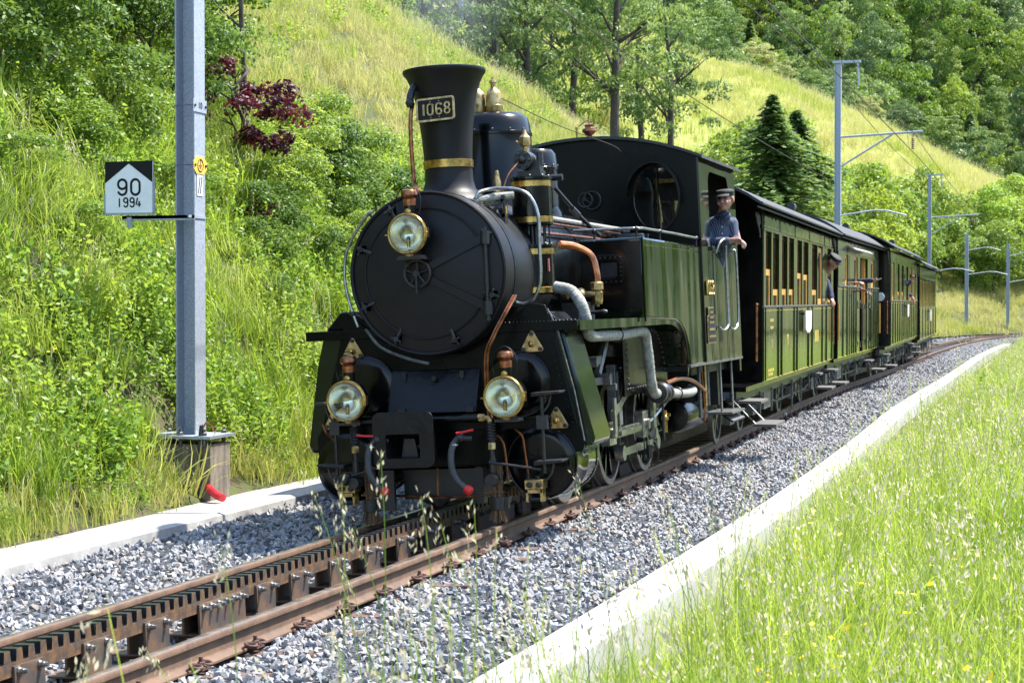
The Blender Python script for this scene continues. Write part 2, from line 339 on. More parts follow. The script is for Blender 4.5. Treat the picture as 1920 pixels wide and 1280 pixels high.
RS=[-40,0,28,36,44,56,69,85,100,130,200]; RO=[10.2,10.6,12.1,12.7,13.3,14.9,17,20.5,24,28,34]; RH=[9.6,9.3,9.0,9.0,8.8,8.8,8.9,9.0,8.6,8.5,8.5]
def fbm(x,y,s): return (np.sin(x*1.3*s+1.7*np.sin(y*.9*s))+np.sin(y*1.7*s+2.1+1.3*np.sin(x*1.1*s)))*.5
def h1d(d,s):
    rd=np.interp(s,RS,RO); H=np.interp(s,RS,RH)
    t=np.clip((d-2.45)/(rd-2.45),0,1); h=H*(1-(1-t)**1.22)
    far=np.clip(d-rd,0,None); h=h-.012*far**2-.05*far
    ease=np.clip((d-2.45)/.9,0,1); h=h*(.35+.65*ease)
    return h+ (.10*fbm(d,s,1.1)+.14*fbm(d,s,.35))*np.clip((d-2.8)/1.5,0,1) -.03
def h1(x,y):
    o,s=offs(x,y); return h1d(-o,s)
def hright(x,y):
    x=np.atleast_1d(x).astype(float); y=np.atleast_1d(y).astype(float)
    r=np.hypot(x-4.8,y+13.6); k=np.clip((8.6-r)/4.2,0,1); k=k*k*(3-2*k)
    z=-.31+.51*k+.05*fbm(x,y,.9)*np.clip((x-2.6)/1.5,0,1)+.03*fbm(x,y,2.3)*np.clip((x-2.4),0,1)
    far=np.clip((x-30)/80,0,1); return z+far*far*(3-2*far)*26
# ground: one sheet to the horizon
gx=np.concatenate([[-900,-500,-250,-120,-60,-30,-14,-6],np.arange(-4,12,.4),np.arange(12,40,2.5),[45,55,70,85,100,120,160,250,500,900]])
gy=np.concatenate([[-400,-150,-60,-35],np.arange(-22,26,.6),np.arange(26,70,2),np.arange(70,140,2),[150,175,200,250,320,450,700,1200]])
X,Y=np.meshgrid(gx,gy,indexing='ij'); o_,s_=offs(X.ravel(),Y.ravel())
Z=hright(X.ravel(),Y.ravel()); Z=np.where(o_<2.12,-.85,Z); Z=np.where((Y.ravel()>140)&(X.ravel()<30),-.85,Z); Z=np.where((o_>2.1)&(s_>70),np.minimum(Z,-.55),Z)
b=MB(); n2=len(gy); b.v=list(zip(X.ravel().tolist(),Y.ravel().tolist(),Z.tolist())); b.f=[(i*n2+j,(i+1)*n2+j,(i+1)*n2+j+1,i*n2+j+1) for i in range(len(gx)-1) for j in range(n2-1)]; b.m=[0]*len(b.f)
b.build('ground','turf',kind='structure',flat=True)
# hillside left of the line
ss=np.concatenate([np.arange(-32,40,.5),np.arange(40,150,1.5)]); dd=np.array([2.45,2.7,2.9,3.2,3.6,4,4.5,5,5.6,6.2,7,8,9,10,11,12,13,14,15.5,17,19,22,26,32,40,50])
P=[];
for q in ss:
    p,t,r=path(q); dz=-.0035*max(0,q-24)
    hh=h1d(dd,np.full(dd.shape,q))
    for d,h in zip(dd,hh): P.append((p.x-t.y*d,p.y+t.x*d,h+dz))
b=MB(); k=len(dd); b.v=P; b.f=[(i*k+j,i*k+j+1,(i+1)*k+j+1,(i+1)*k+j) for i in range(len(ss)-1) for j in range(k-1)]; b.m=[0]*len(b.f)
b.build('hillside','turf',kind='structure',flat=True)
# second meadow hill and the forest slope
def loft(name,rows,m,sub=5):
    rs=[spline([V(*p) for p in r],sub) for r in rows]; n=len(rs[0]); b=MB()
    cols=[spline([r[i] for r in rs],4) for i in range(n)]; k=len(cols[0])
    for c in cols:
        for p in c: b.v.append((p.x,p.y,p.z+.25*float(fbm(p.x,p.y,.15))))
    b.f=[(i*k+j,i*k+j+1,(i+1)*k+j+1,(i+1)*k+j) for i in range(n-1) for j in range(k-1)]; b.m=[0]*len(b.f); o=b.build(name,m,kind='structure',flat=True); return o
H2R=[(-46,112,30),(-39,122,27.4),(-32.7,132.6,25),(-29,144,22.9),(-23.7,156,22.1),(-20.4,167.5,21.0),(-16.6,179,19.6),(-9.6,202,16.8),(4,240,11)]
loft('meadow_hill',[[(x+17,y-38,-1) for x,y,z in H2R],[(x+13,y-27,z*.50) for x,y,z in H2R],[(x+7,y-14,z*.80) for x,y,z in H2R],H2R,[(x-9,y+14,z*.96-1) for x,y,z in H2R],[(x-22,y+30,z*.5) for x,y,z in H2R]],'meadow')
def h3(x,y): # forest slope height
    u=-.35*x+.94*(y-205); return np.clip(u,0,None)*.52-2
rows=[[(xx,205+.35*xx*.94/.94*1.0+u*1.06,float(h3(xx,205+.35*xx+u*1.06))) for xx in (-190,-150,-110,-75,-45,-20,5,35,70,120,180)] for u in (-6,20,60,110,170,240,330)]
loft('forest_slope',rows,'forestfloor')
# ---------------------------------------------------------------- ballast, kerbs
b=MB(); sweep(b,[(-2.5,-.6),(-1.93,-.075),(-.75,-.155),(-.5,-.2),(0,-.2),(.5,-.15),(.75,-.125),(1.9,-.15),(1.95,-.6)],-30,95,.8,flat=True); b.build('ballast_bed','ballastbase',kind='structure')
kb=empty('kerb_wall','long pale concrete kerb between the ballast and the tall grass on the right','kerb')
for i in range(44):
    s0=-12+2*i; q=MB(); j=random.uniform(-.004,.004)
    sweep(q,[(1.88+j,-.5),(1.88+j,-.145),(1.895+j,-.13),(2.04+j,-.125),(2.044,-.140),(2.054,-.140),(2.058,-.125),(2.18+j,-.125),(2.195+j,-.14),(2.195+j,-.75)],s0+.007,s0+1.993,.5,flat=True)
    q.build('kerb_block','concrete',kb)
kl=empty('cable_trough','pale concrete cable trough slabs along the foot of the bank on the left','cable trough')
for i in range(38):
    s0=-12.6+2.1*i; q=MB(); j=random.uniform(-.012,.012)
    sweep(q,[(-2.52,-.3),(-2.52,-.03+j*.3),(-1.90+j,.0+j*.3),(-1.85+j,-.015),(-1.845+j,-.16),(-1.9,-.5)],s0+.008,s0+2.092,.7,flat=True)
    q.build('concrete_slab','concreteL',kl)
# ---------------------------------------------------------------- railway track
tr=empty('railway_track','rusty metre gauge rack railway track on grey ballast','railway track')
def railprof(c,sg):
    P=[(-.055,-.14),(-.055,-.13),(-.012,-.112),(-.008,-.10),(-.008,-.045),(-.030,-.034),(-.031,-.008),(-.024,-.001),(0,0),(.024,-.001),(.031,-.008),(.030,-.034),(.008,-.045),(.008,-.10),(.012,-.112),(.055,-.13),(.055,-.14)]
    return [(c+o,h) for o,h in P]
for c in (.531,-.531):
    q=MB(); sweep(q,railprof(c,1),-14,100,.5); k=17
    q.m=[0]*len(q.f)
    for i,f in enumerate(q.f):
        if len(f)==4 and (i%k) in (7,8): q.m[i]=1
    q.build('rail',['rail','railtop'],tr,ang=50)
# rack bars of 0.6 m: comb with teeth
def rackmesh():
    q=MB(); pr=[(0,-.035)]
    for i in range(6):
        y0=i*.1
        pr+=[(y0+.0,.028),(y0+.008,.024),(y0+.034,.024),(y0+.042,.03),(y0+.048,.085),(y0+.094,.085)] if i<5 else [(y0,.028),(y0+.008,.024),(y0+.034,.024),(y0+.042,.03),(y0+.048,.085),(y0+.094,.085)]
        pr.append((y0+.0995,.03))
    pr.append((.6,-.035)); q.prism(pr,'x',-.042,.042)
    q.m=[0]*len(q.f)
    for i,f in enumerate(q.f):
        if len(f)==4:
            z=[q.v[a][2] for a in f]; y=[q.v[a][1] for a in f]
            if min(z)>.08 or (max(z)>.08 and min(z)>.02): q.m[i]=1
    return q
def place(o,s,off,h,tilt=True):
    p,t,r=path(s,off,h); up=r.cross(t).normalized(); r=r.normalized(); m=Matrix((r,t,t.cross(r)*-1 if False else r.cross(t))).transposed().to_4x4(); m.translation=p; o.matrix_world=m; return o
rk=None; S_T0=-5.99+.06
for i in range(-10,24):
    s=S_T0+.006+.6*i-.05
    if rk is None: rk=rackmesh().build('rack_bar',['rack','oiled'],tr,ang=30); o=rk
    else: o=rk.copy(); SC.collection.objects.link(o)
    place(o,s,0,0)
def rest_rack():
    q=MB(); q.prism([(0,-.035),(0,.08),(3,.08),(3,-.035)],'x',-.042,.042); o=q.build('rack_bar',['rack'],tr,label='far rack bar'); return o
ro=None
for i in range(26):
    s=S_T0+.6*24-.05+3*i
    if ro is None: ro=rest_rack(); o=ro; del o['label']
    else: o=ro.copy(); SC.collection.objects.link(o)
    place(o,s,0,0)
def bolt(q,c,r=.016,l=.045): q.lathe([(r*1.5,0),(r*1.5,.006),(r,.006),(r,l*.55),(r*.72,l*.56),(r*.72,l)],c,(1,0,0),8,1)
def suppmesh(L,nb):
    q=MB(); q.box((.043,0,-.15),(.056,L,.012)); q.box((-.056,0,-.15),(-.043,L,.012))
    for i in range(nb): bolt(q,(.056,L*(.16+.68*i/(nb-1)) if nb==2 else .05+(L-.1)*i/(nb-1),-.015))
    q.box((-.15,-.01,-.158),(.40,L+.02,-.149)); q.hexn((.20,L*.75,-.149),(0,0,1),.022,.03); q.cyl((.20,L*.75,-.12),(.20,L*.75,-.10),.011,n=8)
    return q
sm1=sm2=None
for i in range(-9,22):
    s=S_T0+.6*i-.04; jt=(i==3)
    if (i%8)==3:
        if sm2 is None: sm2=suppmesh(.56,6).build('joint_plate',['plate','steel'],tr); o=sm2
        else: o=sm2.copy(); SC.collection.objects.link(o)
    else:
        if i%8==4: s+=.12
        if sm1 is None: sm1=suppmesh(.25,2).build('support_plate',['plate','steel'],tr); o=sm1
        else: o=sm1.copy(); SC.collection.objects.link(o)
    place(o,s,0,0)
q=MB(); q.prism([(-.11,-.26),(-.07,-.158),(.07,-.158),(.11,-.26)],'x',-.95,.95)
sl_=q.build('sleeper','steelsleeper',tr); first=True
q=MB(); q.box((-.05,-.045,-.132),(.03,.045,-.118)); q.hexn((0,0,-.118),(0,0,1),.021,.024); q.cyl((0,0,-.094),(0,0,-.07),.011,n=8)
q.torus((.0,.052,-.108),(.25,0,1),.03,.0085,12,6); q.torus((.0,-.052,-.108),(.25,0,1),.03,.0085,12,6); q.torus((.0,-.0,-.112),(0,1,0),.026,.0085,10,6,a0=0,a1=PI,u=(1,0,0))
cl=q.build('rail_clip','rustclip',tr); c0=True
for i in range(-12,110):
    s=S_T0+.09+.6*i
    o=sl_ if first else sl_.copy()
    if not first: SC.collection.objects.link(o)
    first=False; place(o,s,0,0)
    for off,rot in ((.61,0),(.455,1),(-.61,1)):
        if off!=.61 and i>30: continue
        o=cl if c0 else cl.copy()
        if not c0: SC.collection.objects.link(o)
        c0=False; place(o,s,off,0)
        if rot: o.matrix_world=o.matrix_world@Matrix.Rotation(PI,4,'Z')
q=MB()
p=path(14.9,.568,-.07)[0]; q.box((p.x-.02,p.y-.03,p.z-.035),(p.x+.012,p.y+.03,p.z+.02)); q.build('bond_cable_weld','white',tr)
# ---------------------------------------------------------------- scatter helper (only for uncountable stuff)
def scatter(name,pts,rot,scl,idx,protos,label,cat):
    me=bpy.data.meshes.new(name); n=len(pts); me.vertices.add(n); me.vertices.foreach_set('co',np.asarray(pts,np.float32).ravel())
    a=me.attributes.new('rot','FLOAT_VECTOR','POINT'); a.data.foreach_set('vector',np.asarray(rot,np.float32).ravel())
    a=me.attributes.new('scl','FLOAT','POINT'); a.data.foreach_set('value',np.asarray(scl,np.float32))
    a=me.attributes.new('idx','INT','POINT'); a.data.foreach_set('value',np.asarray(idx,np.int32))
    o=obj(name,me,label=label,cat=cat,kind='stuff')
    cn='protos_'+name+str(len(bpy.data.collections)); col=bpy.data.collections.new(cn)
    for i,pm in enumerate(protos): po=bpy.data.objects.new(f'{name}_piece_{i:02d}',pm); col.objects.link(po)
    g=bpy.data.node_groups.new(cn,'GeometryNodeTree'); g.interface.new_socket('Geometry',in_out='INPUT',socket_type='NodeSocketGeometry'); g.interface.new_socket('Geometry',in_out='OUTPUT',socket_type='NodeSocketGeometry')
    N=g.nodes.new; i=N('NodeGroupInput'); ou=N('NodeGroupOutput'); ip=N('GeometryNodeInstanceOnPoints'); ci=N('GeometryNodeCollectionInfo'); ci.inputs[0].default_value=col; ci.inputs[1].default_value=True; ci.inputs[2].default_value=True
    def at(nm,t):
        q=N('GeometryNodeInputNamedAttribute'); q.data_type=t; q.inputs[0].default_value=nm; return q.outputs['Attribute']
    L=g.links.new; L(i.outputs[0],ip.inputs['Points']); L(ci.outputs[0],ip.inputs['Instance']); ip.inputs['Pick Instance'].default_value=True
    L(at('idx','INT'),ip.inputs['Instance Index']); L(at('scl','FLOAT'),ip.inputs['Scale'])
    e2=N('FunctionNodeEulerToRotation'); L(at('rot','FLOAT_VECTOR'),e2.inputs[0]); L(e2.outputs[0],ip.inputs['Rotation']); L(ip.outputs[0],ou.inputs[0])
    md=o.modifiers.new('scatter','NODES'); md.node_group=g; return o
# ballast stones
def stonemesh(k):
    import bmesh
    bm=bmesh.new(); r=np.random.default_rng(k)
    pts=r.normal(size=(11,3)); pts/=np.linalg.norm(pts,axis=1)[:,None]; pts*=r.uniform(.75,1.1,(11,1)); pts*=np.array([1,.78,.6])*.031
    for p in pts: bm.verts.new(p)
    bmesh.ops.convex_hull(bm,input=bm.verts); me=bpy.data.meshes.new('stone_piece'); bm.to_mesh(me); bm.free(); me.materials.append(M['stone']); return me
st=[stonemesh(i) for i in range(9)]
P=[]
def strip(o0,o1,s0,s1,den,z,big=1):
    n=int((o1-o0)*(s1-s0)*den); o=RNG.uniform(o0,o1,n); s=RNG.uniform(s0,s1,n)
    for a,c in zip(o,s):
        p=path(c,a,0)[0]; zc=-.0035*max(0,c-24); P.append((p.x,p.y,zc+float(np.interp(a,[-1.93,-.75,-.5,0,.5,.75,1.9],[-.075,-.155,-.2,-.2,-.155,-.125,-.15]))+RNG.uniform(-.02,.022)+.012*math.sin(a*9+c*4)-.0*a,big))
strip(.60,1.87,-8,14,720,-.152); strip(.60,1.87,14,34,400,-.15,1.15); strip(.60,1.87,34,95,110,-.15,1.6)
strip(-1.9,-.60,-13,7,680,-.155); strip(-1.9,-.60,7,20,120,-.15); strip(.08,.47,-13,9,420,-.175); strip(-.47,-.06,-13,7,420,-.175)
strip(-1.9,-.6,50,95,60,-.15,1.6); strip(.08,.47,9,25,120,-.175)
P=np.array(P); m_=inview(P[:,:3],80); P=P[m_]; n=len(P); print('stones',n)
scatter('ballast_stones',P[:,:3],RNG.uniform(0,6.28,(n,3)),P[:,3]*RNG.uniform(.6,1.25,n),RNG.integers(0,9,n),st,'crushed grey ballast stones around the rusty rails','ballast')
# ---------------------------------------------------------------- locomotive (x right, y back from the buffer plane, z up from the rail heads)
CANT=-math.asin(.0486)
LO=empty('steam_locomotive','black and dark green steam tank locomotive with tall flared chimney heading the train','locomotive',(0,0,0),(0,CANT,0))
def both(fn):
    for s in (-1,1): fn(s)
# smokebox and boiler
q=MB(); q.lathe([(.575,-.20),(.605,-.19),(.615,-.165),(.615,1.15)],(0,0,1.875),(0,1,0),64); sbx=q.build('smokebox','soot',LO,ang=30)
q=MB(); q.lathe([(.60,1.15),(.60,4.8)],(0,0,1.875),(0,1,0),48); q.lathe([(.608,1.14),(.608,1.2)],(0,0,1.875),(0,1,0),48); q.lathe([(.606,2.2),(.606,2.25)],(0,0,1.875),(0,1,0),48); q.lathe([(.606,3.7),(.606,3.75)],(0,0,1.875),(0,1,0),48); q.build('boiler','black',LO)
q=MB(); q.lathe([(.47,-.225),(.475,-.21),(.475,-.19)],(-.0,0,1.875),(0,1,0),56)
q.lathe([(0.0,-.262),(.10,-.262),(.30,-.25),(.44,-.23),(.478,-.222),(.482,-.205)],(0,0,1.875),(0,1,0),56,caps=False); dr=q.build('smokebox_door','soot',LO,ang=25)
q=MB()
q.torus((0,-.20,1.875),(0,1,0),.603,.014,64,6)
q.torus((0,-.226,1.875),(0,1,0),.484,.006,56,5); q.build('door_ring','soot',LO)
# door straps, hinge, dogs, wheel
q=MB()
def strap(q,a,c,w,y0,y1,th=.012):
    a=Vector(a);c=Vector(c);d=(c-a).normalized();n=Vector((-d.y,d.x))*w/2
    q.add([(a.x+n.x,y0,a.y+n.y),(a.x-n.x,y0,a.y-n.y),(c.x-n.x*.8,y1,c.y-n.y*.8),(c.x+n.x*.8,y1,c.y+n.y*.8),(a.x+n.x,y0-th,a.y+n.y),(a.x-n.x,y0-th,a.y-n.y),(c.x-n.x*.8,y1-th,c.y-n.y*.8),(c.x+n.x*.8,y1-th,c.y+n.y*.8)],[(0,1,2,3),(4,7,6,5),(0,4,5,1),(1,5,6,2),(2,6,7,3),(3,7,4,0)])
for z0,z1 in ((2.12,1.925),(1.60,1.82)): strap(q,(.47,z0),(.06,z1),.062,-.222,-.272,.02)
q.build('hinge_strap','soot',LO)
q=MB(); q.cyl((.475,-.245,1.50),(.475,-.245,2.19),.017)
for z in (2.12,1.60): q.cyl((.475,-.245,z-.055),(.475,-.245,z+.045),.034,n=12)
q.box((.44,-.235,2.09),(.51,-.19,2.15)); q.box((.44,-.235,1.57),(.51,-.19,1.63)); q.build('hinge_pin','iron',LO)
for a in (28,158,205,-68,118,-20,-118):
    a=R(a); c=Vector((math.cos(a)*.545,-.205,1.875+math.sin(a)*.545)); d=Vector((math.cos(a),0,math.sin(a))); q=MB()
    q.tube([c+d*.045,c+V(0,-.03,0),c-d*.085+V(0,-.022,0)],.013,6,sub=0); q.cyl(c,c+V(0,-.055,0),.016,n=8); q.hexn(c+V(0,-.04,0),(0,-1,0),.022,.018)
    t=Vector((-d.z,0,d.x)); q.cyl(c+V(0,-.058,0)-t*.04,c+V(0,-.058,0)+t*.04,.006,n=6); q.sph(c+V(0,-.058,0)+t*.04,.011,8)
    q.box(c+V(-.03,.005,-.03),c+V(.03,.02,.03)); q.build('door_clamp','iron',LO)
q=MB(); c=V(-.045,-.30,1.875); q.torus(c,(0,1,0),.10,.012,32,8); q.cyl(c+V(0,.05,0),c+V(0,-.03,0),.026,n=12)
for k in range(5): a=2*PI*k/5+.3; q.cyl(c,c+V(math.cos(a)*.095,0,math.sin(a)*.095),.009,n=6)
q.cyl(c+V(0,-.03,.02),c+V(.0,-.035,-.15),.010,.007,n=8); q.build('hand_wheel','iron',LO)
# chimney
q=MB(); pr=[(.335,2.40),(.30,2.455),(.245,2.49),(.205,2.535),(.189,2.60),(.186,2.70),(.190,2.80),(.198,2.93),(.210,3.05),(.226,3.17),(.246,3.27),(.272,3.35),(.298,3.405),(.318,3.43),(.325,3.445),(.322,3.462),(.30,3.468),(.285,3.455),(.23,3.3),(.16,3.0),(.15,2.6)]
q.lathe([(r,z) for r,z in pr],(0,.42,0),(0,0,1),56,caps=False); q.build('chimney','soot',LO,ang=50)
q=MB(); q.lathe([(.19,2.695),(.1955,2.698),(.1965,2.757),(.190,2.76)],(0,.42,0),(0,0,1),48,caps=False); q.build('chimney_band','brass',LO)
# number plate on the chimney, bent a little and facing forward-left
pl=MB(); ox=rrect(-.155,-.092,.155,.092,.02); pl.prism(ox,'y',0,.012); npl=pl.build('number_plate','signblack',LO,label='black chimney number plate reading 1068 in brass'); npl.location=(.0,.165,3.135); npl.rotation_euler=(R(-6),R(-2),0)
q=MB(); ring(q,ox,rrect(-.14,-.077,.14,.077,.012),'y',-.008,.0); q.build('plate_rim','oldbrass',npl)
def digit(ch,ox,h,w,t,mb,mi=0):
    z=h/2; r=w/2
    def st(P): mb.tube([V(ox+a,-.006,c) for a,c in P],t,6,sub=0,mi=mi)
    def arc(cx,cz,rx,rz,a0,a1,n=18): return [(cx+rx*math.cos(R(a0+(a1-a0)*i/n)),cz+rz*math.sin(R(a0+(a1-a0)*i/n))) for i in range(n+1)]
    if ch=='1': st([(0,-z),(0,z)])
    if ch=='0': st(arc(0,z-r,r,r,0,180)+arc(0,-z+r,r,r,180,360)+[(r,z-r)])
    if ch=='6': st(arc(0,z-r,r,r,15,180)+arc(0,-z+r,r,r,180,540))
    if ch=='8': st(arc(0,-z+r*1.02,r,r*1.02,90,450)); st(arc(0,z-r*.92,r*.9,r*.92,-90,270))
    if ch=='9': st(arc(0,-z+r,r,r,195,360)+arc(0,z-r,r,r,0,360))
q=MB()
for ch,x in zip('1068',(-.095,-.04,.03,.097)): digit(ch,x,.085,.042,.0100,q)
q.build('digits','oldbrass',npl)
q=MB()
for a,c in ((-.04,.062),(.03,.062),(-.04,-.062),(.03,-.062)): q.sph((a,-.002,c),.006,8)
q.build('screws','steel',npl)
q=MB(); q.tube([(-.20,.22,3.20),(-.205,.17,3.10),(-.205,.15,2.9),(-.20,.15,2.7),(-.185,.12,2.60),(-.14,.05,2.53),(-.10,.10,2.47)],.017,8); q.build('copper_pipe','copper',LO)
q=MB(); q.tube([(-.185,.24,3.34),(-.205,.19,3.26),(-.205,.17,3.17)],.03,8); q.sph((-.205,.165,3.2),.035,10); q.build('blower_valve','iron',LO)
# domes
def dome(name,y,r,z0,z1):
    q=MB(); q.lathe([(r*1.18,z0-.12),(r*1.12,z0-.03),(r*1.0,z0+.02),(r,z1-.20),(r*1.025,z1-.195),(r*1.025,z1-.175),(r*1.0,z1-.17),(r*.985,z1-.12),(r*.93,z1-.05),(r*.80,z1-.012),(r*.5,z1),(0.001,z1+.002)],(0,y,0),(0,0,1),44,caps=False); o=q.build(name,'black',LO,ang=40)
    q=MB()
    for k in range(14): a=2*PI*k/14+.1; q.sph((r*1.0*math.cos(a),y+r*1.0*math.sin(a),z1-.155),.008,6)
    q.build('dome_rivets','steel',o); return o
dome('steam_dome',1.60,.335,2.48,3.235); dome('sand_dome',2.80,.235,2.48,3.03)
for x in (-.075,.065):
    q=MB(); q.lathe([(.068,3.235),(.072,3.25),(.072,3.29),(.066,3.295),(.066,3.385),(.055,3.41),(.03,3.43),(.022,3.44),(.022,3.475),(.032,3.48),(.030,3.50),(.012,3.505),(.012,3.53)],(x,1.50,0),(0,0,1),20); q.build('safety_valve','oldbrass',LO,label='tarnished brass safety valve pot on the big dome')
q=MB(); q.tube([(.1,1.6,3.36),(.33,2.6,3.2),(.55,3.6,3.10),(.38,4.75,3.13)],.004,4); q.build('cord','wire',LO)
# headlamps
def lamp(name,x,y,z,r=.15,lab=None):
    L=empty(name,None,None,(x,y,z)); L.parent=LO
    if lab: L['label']=lab
    q=MB(); q.lathe([(r*.93,-.02),(r*.98,.02),(r*.98,.10),(r*.8,.17),(r*.3,.20),(.001,.205)],(0,0,0),(0,1,0),32,caps=False); q.build('lamp_body','black',L)
    q=MB(); q.torus((0,-.022,0),(0,1,0),r*.965,.0085,40,8); q.torus((0,.0,0),(0,1,0),r*.99,.006,40,6); q.box((r*.93,-.035,-.035),(r*1.1,.01,.035)); q.sph((r*1.05,-.035,.0),.012,8); q.cyl((-r*1.0,-.02,-.005),(-r*1.15,-.02,-.005),.006,n=6); q.build('lamp_rim','brass',L)
    q=MB(); q.lathe([(r*.92,-.016),(r*.86,.02),(r*.66,.07),(r*.4,.105),(.001,.12)],(0,0,0),(0,1,0),32,caps=False); q.build('reflector','reflector',L)
    q=MB(); q.cyl((0,.01,-.10),(0,.01,-.045),.014,n=10); q.cyl((0,.01,-.045),(0,.01,-.02),.02,.010,n=10); q.build('burner','brass',L)
    q=MB(); q.sph((0,-.022,0),r*.93,28,sc=(1,.12,1)); q.build('lens','glass',L)
    q=MB(); q.cyl((0,.07,r*.9),(0,.07,r*.9+.075),.047,n=18); q.build('lamp_neck','black',L)
    q=MB(); q.lathe([(.02,0),(.022,.0),(.022,-.006)],(0,.022,r*.9+.03),(0,-1,0),16,caps=True); q.sph((0,.02,r*.9+.03),.026,12,sc=(1,.15,.8)); q.build('maker_badge','brass',L)
    q=MB(); h=r*.9+.075; q.lathe([(.046,h),(.048,h+.045),(.040,h+.055),(.05,h+.06),(.062,h+.075),(.062,h+.098),(.05,h+.115),(.02,h+.122)],(0,.07,0),(0,0,1),22); q.build('lamp_cap','copper',L)
    q=MB(); q.tube([(-.07,.05,r*.75),(-.095,.05,h+.02),(-.075,.05,h+.10),(0,.05,h+.155),(.075,.05,h+.10),(.095,.05,h+.02),(.07,.05,r*.75)],.0045,6); q.build('carry_handle','black',L)
    q=MB(); q.box((-.09,.02,-r*1.22),(.09,.16,-r*1.08)); q.box((-.05,.03,-r*1.1),(.05,.14,-r*.8)); q.build('lamp_foot','iron',L)
    q=MB(); q.sph((0,.018,-r*1.04),.022,10,sc=(1.3,.3,.7)); q.build('foot_badge','oldbrass',L); return L
lamp('headlamp',-.045,-.47,2.165,.148,'upper headlamp on the smokebox door')
lamp('headlamp',-.575,-.50,.955,.150,'lower headlamp over the left buffer beam end'); lamp('headlamp',.645,-.50,.945,.150,'lower headlamp over the right buffer beam end')
q=MB(); q.box((-.15,-.44,1.975),(.06,-.24,1.99)); q.box((-.13,-.26,1.9),(-.10,-.22,1.98)); q.box((.01,-.26,1.9),(.04,-.22,1.98)); q.build('lamp_bracket','iron',LO)
# running board and front plate
for a_,b_,c_ in ((-1.085,-.36,-.30),(1.085,.36,.36)): q=MB(); q.box((min(a_,b_),.0,1.435),(max(a_,b_),.62,1.475)); q.box((min(a_,c_),-.012,1.405),(max(a_,c_),.004,1.478)); q.build('running_board','blackgreen',LO,bevel=.004)
q=MB()
for x in np.arange(.38,1.07,.03): q.sph((float(x),-.0,1.479),.005,5)
q.build('rivet_row','steel',LO)
fp=[(-.74,1.62),(-.99,.72),(-1.03,.66),(-1.03,.52),(-.62,.50),(-.45,.40),(.45,.40),(.62,.50),(1.08,.50),(1.10,.56),(1.04,.74),(.90,1.40),(.84,1.60),(.72,1.62),(.60,1.52),(.45,1.38),(.2,1.27),(-.2,1.27),(-.45,1.38),(-.6,1.5)]
q=MB(); q.prism(fp,'y',.0,.03); q.build('front_plate','blackgreen',LO,bevel=.006)
q=MB()
for k in range(14): q.sph((-.96+.0*k,-.004,.72+.045*k) if False else (-1.0+.018*k,-.004,.72+.062*k),.006,5)
for k in range(14): q.sph((1.015-.0145*k,-.004,.72+.058*k),.006,5)
for k in range(22): a=PI+PI*(k+.5)/22; q.sph((.66*math.cos(a),-.004,1.875+.66*math.sin(a)),.0075,5) if 1.875+.66*math.sin(a)<1.5 else None
q.build('plate_rivets','iron',LO)
q=MB(); q.prism([(.60,1.47),(.95,1.47),(1.02,1.2),(1.17,.6),(1.15,.54),(1.09,.54),(1.05,.6)],'y',.03,.55)
q.v=[tuple(p) for p in q.v]; q.build('valve_casing','casegreen',LO,bevel=.02,label='dark green sloping side casing')
q=MB(); q.prism([(-.70,1.47),(-.95,1.47),(-1.02,1.2),(-1.12,.6),(-1.1,.54),(-1.0,.54)],'y',.03,.55); q.build('valve_casing','casegreen',LO,bevel=.02)
for P in ([(.66,1.55),(.86,1.55),(.93,1.478),(.55,1.478)],[(-.66,1.62),(-.80,1.62),(-.93,1.478),(-.55,1.478)]): q=MB(); q.prism(P,'y',.02,.5); q.build('casing_hump','blackgreen',LO,bevel=.015)
q=MB(); q.tube([(.86,.0,1.57),(.93,-.005,1.42),(1.04,-.006,.95),(1.10,-.006,.58)],.006,5,sub=0); q.build('edge_bead','greyiron',LO)
q=MB(); q.lathe([(.62,0),(.58,.03),(.545,.12),(.54,.5)],(0,.02,1.875),(0,1,0),48,caps=False); q.prism([(-.5,1.25),(.5,1.25),(.62,1.6),(-.62,1.6)],'y',.05,1.0); q.build('smokebox_saddle','blackgreen',LO)
def cylr(x,z,r,nm,y1):
    q=MB(); q.lathe([(.001,-.022),(r*.72,-.022),(r*.95,-.016),(r,-.004),(r*1.0,.03)],(x,0,z),(0,1,0),48,caps=False); q.lathe([(r*1.02,.0),(r*1.02,.035)],(x,0,z),(0,1,0),48,caps=False); o=q.build(nm,'black',LO,ang=40)
    q=MB(); q.torus((x,-.008,z),(0,1,0),r*.985,.008,44,6)
    q.build('cover_bead','black',o); return o
both(lambda s: cylr(s*.765,.43,.268,'lower_cylinder_cover',.9)); both(lambda s: cylr(s*.605,1.02,.252,'upper_cylinder_cover',.5))
for s in (-1,1):
    q=MB(); q.lathe([(.272,.02),(.272,.30),(.276,.31),(.276,.33),(.262,.345),(.262,.62),(.27,.63),(.27,.66)],(s*.765,0,.43),(0,1,0),48)
    q.build('cylinder_barrel','tankgreen',LO)
q=MB(); q.box((-.55,.04,.42),(.55,.9,1.25)); q.build('frame_front','blackgreen',LO)
